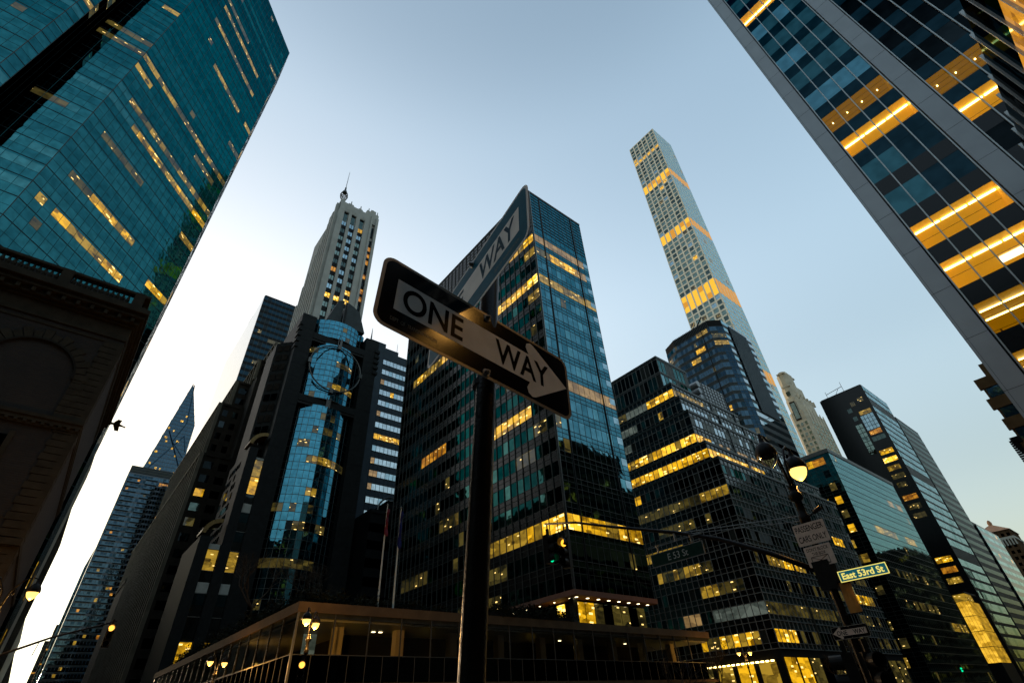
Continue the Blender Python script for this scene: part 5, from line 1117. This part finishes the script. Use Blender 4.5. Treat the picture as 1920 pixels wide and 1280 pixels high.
# the crossing street name blade, seen edge on
root = empty('street_name_sign', (-5.28, 15.15, 3.78), 'second street name blade turned edge-on below the East 53rd St sign', 'road sign', 'street name signs'); root.rotation_euler = (R_(90), 0, R_(97))
m = MB(); plate(m, round_rect(1.0, .22, .01), -.06, 0, 'black_metal'); child(m, 'panel', root); m = MB(); plate(m, round_rect(.98, .2, .01), .0002, .002, 'sign_yellow'); child(m, 'border_field', root); m = MB(); plate(m, round_rect(.94, .16, .01), .0022, .004, 'sign_teal'); child(m, 'green_field', root)
oneway('one_way_sign', 'smaller one way sign low on the far corner lamp post', frame_mat((-5.37, YSG, 2.84), (1, 0, 0), (0, 0, 1)), -1, W=.82, H=.26, dot=False, group='one way signs', pale='placard')
r1 = empty('street_banner', (-5.1, 14.5, 3.2), 'orange cloth banner hanging on the corner lamp post', 'banner'); m = MB()
for k in range(8):
    for j in range(3):
        z0_, z1_ = .66 - k * .0825, .66 - (k + 1) * .0825; x0_, x1_ = -.12 + j * .09, -.12 + (j + 1) * .09; w1_ = lambda x, z: .02 * math.sin(x * 20 + z * 5)
        m.quad((x0_, w1_(x0_, z1_), z1_), (x1_, w1_(x1_, z1_), z1_), (x1_, w1_(x1_, z0_), z0_), (x0_, w1_(x0_, z0_), z0_), 'banner_cloth')
child(m, 'cloth', r1); m = MB(); m.tube((-.25, 0, .67), (.17, 0, .67), .012, .012, 'black_metal', 6); m.tube((-.25, 0, -.01), (.17, 0, -.01), .012, .012, 'black_metal', 6); child(m, 'rods', r1)
# signal controller boxes low on the post
def traffic_head(loc, yaw, label, on, pole=None, group='traffic signals', nlens=3):
    """signal head; yaw = facing direction (radians from +x)"""
    root = empty('traffic_light', loc, label, 'traffic light', group); root.rotation_euler = (0, 0, yaw)
    m = MB(); m.box(-.13, .1, -.17, .17, -.36 * nlens / 2, .36 * nlens / 2, 'black_metal'); m.box(-.05, .05, -.05, .05, .36 * nlens / 2, .36 * nlens / 2 + .25, 'black_metal'); child(m, 'housing', root)
    for i in range(nlens):
        z = .36 * nlens / 2 - .18 - i * .36; Mx = Matrix.Rotation(R_(90), 3, 'Y')
        m = MB(); m.lathe((.1, 0, z), [(.0, .03), (.08, .025), (.14, .0)], on.get(i, 'g_black'), 18, Mx); child(m, 'lens', root, True)
        m = MB(); n = 14
        for k in range(n):
            a0, a1 = R_(-50 + 280 * k / n), R_(-50 + 280 * (k + 1) / n); P = lambda a, r, x: (x, r * math.cos(a), z + r * math.sin(a))
            m.hexa([P(a0, .145, .1), P(a0, .145, .36), P(a1, .145, .36), P(a1, .145, .1), P(a0, .158, .1), P(a0, .158, .37), P(a1, .158, .37), P(a1, .158, .1)], 'black_metal')
        child(m, 'visor', root)
    return root
traffic_head((-15.2, 14.45, 6.98), R_(8), 'traffic light with its green lens lit at the end of the overhead arm', {2: 'green_lens'}, group='traffic signals on the overhead arm')
traffic_head((-14.25, 14.45, 6.62), R_(-75), 'traffic light glowing amber beside the green one on the overhead arm', {0: 'amber_lens'}, group='traffic signals on the overhead arm')
traffic_head((-5.6, 14.3, 2.08), R_(200), 'dark pedestrian signal low on the corner lamp post', {}, nlens=2, group='pedestrian signals'); traffic_head((-5.15, 14.3, 2.06), R_(-40), 'second dark pedestrian signal turned the other way on the corner lamp post', {}, nlens=2, group='pedestrian signals')
# overhead arm
r1 = empty('overhead_arm', (-5.43, 14.62, 4.1), 'long curved mast arm reaching over the avenue from the corner lamp post', 'mast arm'); m = MB(); o_ = Vector((-5.43, 14.62, 4.1))
ap = [(-5.43, 14.62, 4.1), (-6.55, 14.5, 4.83), (-7.9, 14.48, 5.55), (-9.35, 14.48, 6.12), (-11.8, 14.47, 6.95), (-13.6, 14.46, 7.6), (-15.3, 14.45, 8.0)]
m.path([Vector(p) - o_ for p in ap], [.075, .07, .062, .055, .05, .045, .04], 'pole_paint', 10); child(m, 'arm', r1, True)
for z_ in (5.55, 5.42): m = MB(); m.path([Vector((-5.4, 14.6, z_)) - o_, Vector((-9.2, 14.48, 6.06 if z_ > 5.5 else 6.0)) - o_, Vector((-13.2, 14.46, 7.45)) - o_], .012, 'bolt_steel', 5); child(m, 'tie_rod', r1)
m = MB(); m.box(-.2, .2, -.2, .2, -.35, .3, 'black_metal'); child(m, 'bracket_box', r1); m = MB()
for xx, zz_ in ((-15.2, 7.95), (-14.25, 7.75)): m.tube(Vector((xx, 14.45, zz_)) - o_, Vector((xx, 14.45, 7.25)) - o_, .03, .03, 'black_metal', 6)
child(m, 'hangers', r1)
# hanging sign E 53 St
r1 = empty('street_name_sign', (-9.43, 14.42, 5.46), 'large dark green overhead sign reading E 53 St hanging from the mast arm', 'road sign', 'street name signs'); r1.rotation_euler = (R_(90), 0, 0)
W, H = 1.96, .40
m = MB(); plate(m, round_rect(W, H, .02), -.03, 0, 'white_frame'); child(m, 'panel', r1); m = MB(); plate(m, round_rect(W - .05, H - .05, .01), .0005, .003, 'green_sign'); child(m, 'field', r1); letters('E 53 St', -.33, .42, -.10, .10, .006, 'sign_text_pale', r1, bold=.0)
m = MB(); m.tube((-1.02, .39, -.01), (1.02, .39, -.01), .022, .022, 'alu', 8); child(m, 'hanging_bar', r1)
for xx in (-.66, .62): m = MB(); m.tube((xx, .2, -.01), (xx, .40, -.01), .03, .02, 'bolt_steel', 8); m.tube((xx, .36, -.01), (xx, .43, -.01), .05, .05, 'bolt_steel', 8); child(m, 'hanger', r1)
m = MB(); m.tube((.06, .38, -.01), (.06, .62, -.04), .04, .04, 'bolt_steel', 8); child(m, 'arm_clamp', r1)
# security camera on lamp post
r1 = empty('post_camera', (-5.35, 14.55, 5.46), 'small dark camera arm jutting from the corner lamp post above the signs', 'camera'); m = MB(); m.tube((0, 0, 0), (.28, -.05, .08), .025, .02, 'black_metal', 8); child(m, 'arm', r1); m = MB(); m.tube((.24, -.05, .07), (.46, -.1, .13), .05, .055, 'black_metal', 10); child(m, 'body', r1)

# left mast arm and signals across the avenue
r1 = empty('overhead_arm', (-36.4, -2.3, 4.6), 'thin mast arm crossing the bright gap of the side street', 'mast arm'); o_ = Vector((-36.4, -2.3, 4.6)); m = MB()
m.path([Vector(p) - o_ for p in ((-36.4, -2.3, 4.6), (-36.6, -1.3, 5.35), (-36.9, .2, 6.1), (-37.3, 1.5, 6.6), (-37.6, 2.7, 7.05))], [.07, .06, .05, .045, .04], 'pole_paint', 8); m.tube(Vector((-36.8, -.2, 5.9)) - o_, Vector((-36.8, -.25, 5.3)) - o_, .02, .02, 'pole_paint', 5); child(m, 'arm', r1)
traffic_head((-37.4, 2.55, 6.3), R_(0), 'amber-lit traffic light on the arm across the side street', {0: 'bulb_soft'})
def short_post(loc, h, label, cat='signal post'):
    m = MB(); m.tube((0, 0, 0), (0, 0, h), .07, .05, 'pole_paint', 10); m.lathe((0, 0, 0), [(.2, 0), (.2, .1), (.09, .3)], 'pole_paint', 12); o = m.build('signal_post', None); o.location = loc; tag(o, label, cat, 'signal posts'); return o
traffic_head((-29.2, 10.3, 3.95), R_(-20), 'amber-lit traffic light in front of the podium corner lamp', {0: 'bulb_soft'}); short_post((-29.25, 10.45, .0), 3.9, 'dark post holding the signal before the podium corner')
traffic_head((-32.5, 130, 5.0), R_(-80), 'tiny green traffic light far up the avenue', {2: 'green_lens', 1: 'green_lens'}); short_post((-32.5, 130.2, .0), 4.8, 'dark post of the far green signal up the avenue')

# parked and passing cars far up the avenue are hidden; bird by the club corner
r1 = empty('flying_bird', (-24.2, -.78, 12.1), 'small dark bird flying beside the brick clubhouse corner', 'bird'); m = MB()
m.path([(0, -.26, .0), (0, -.18, .02), (0, -.06, .01), (0, .08, .0), (0, .22, -.02), (0, .30, -.04)], [.012, .045, .07, .06, .03, .035], 'bird_feather', 8); m.lathe((0, -.2, .01), [(0, -.06), (.045, -.03), (.05, .02), (0, .06)], 'bird_feather', 8)
for s_ in (-1, 1): m.add([(0, -.1, .03), (0, .08, .03), (.38 * s_, .12, -.10 if s_ < 0 else .06), (.34 * s_, -.02, -.12 if s_ < 0 else .09), (.18 * s_, -.12, .02)], ((0, 1, 2, 3, 4), (4, 3, 2, 1, 0)), 'bird_feather')
child(m, 'body', r1, True)
print('windows as parts:', WCOUNT)
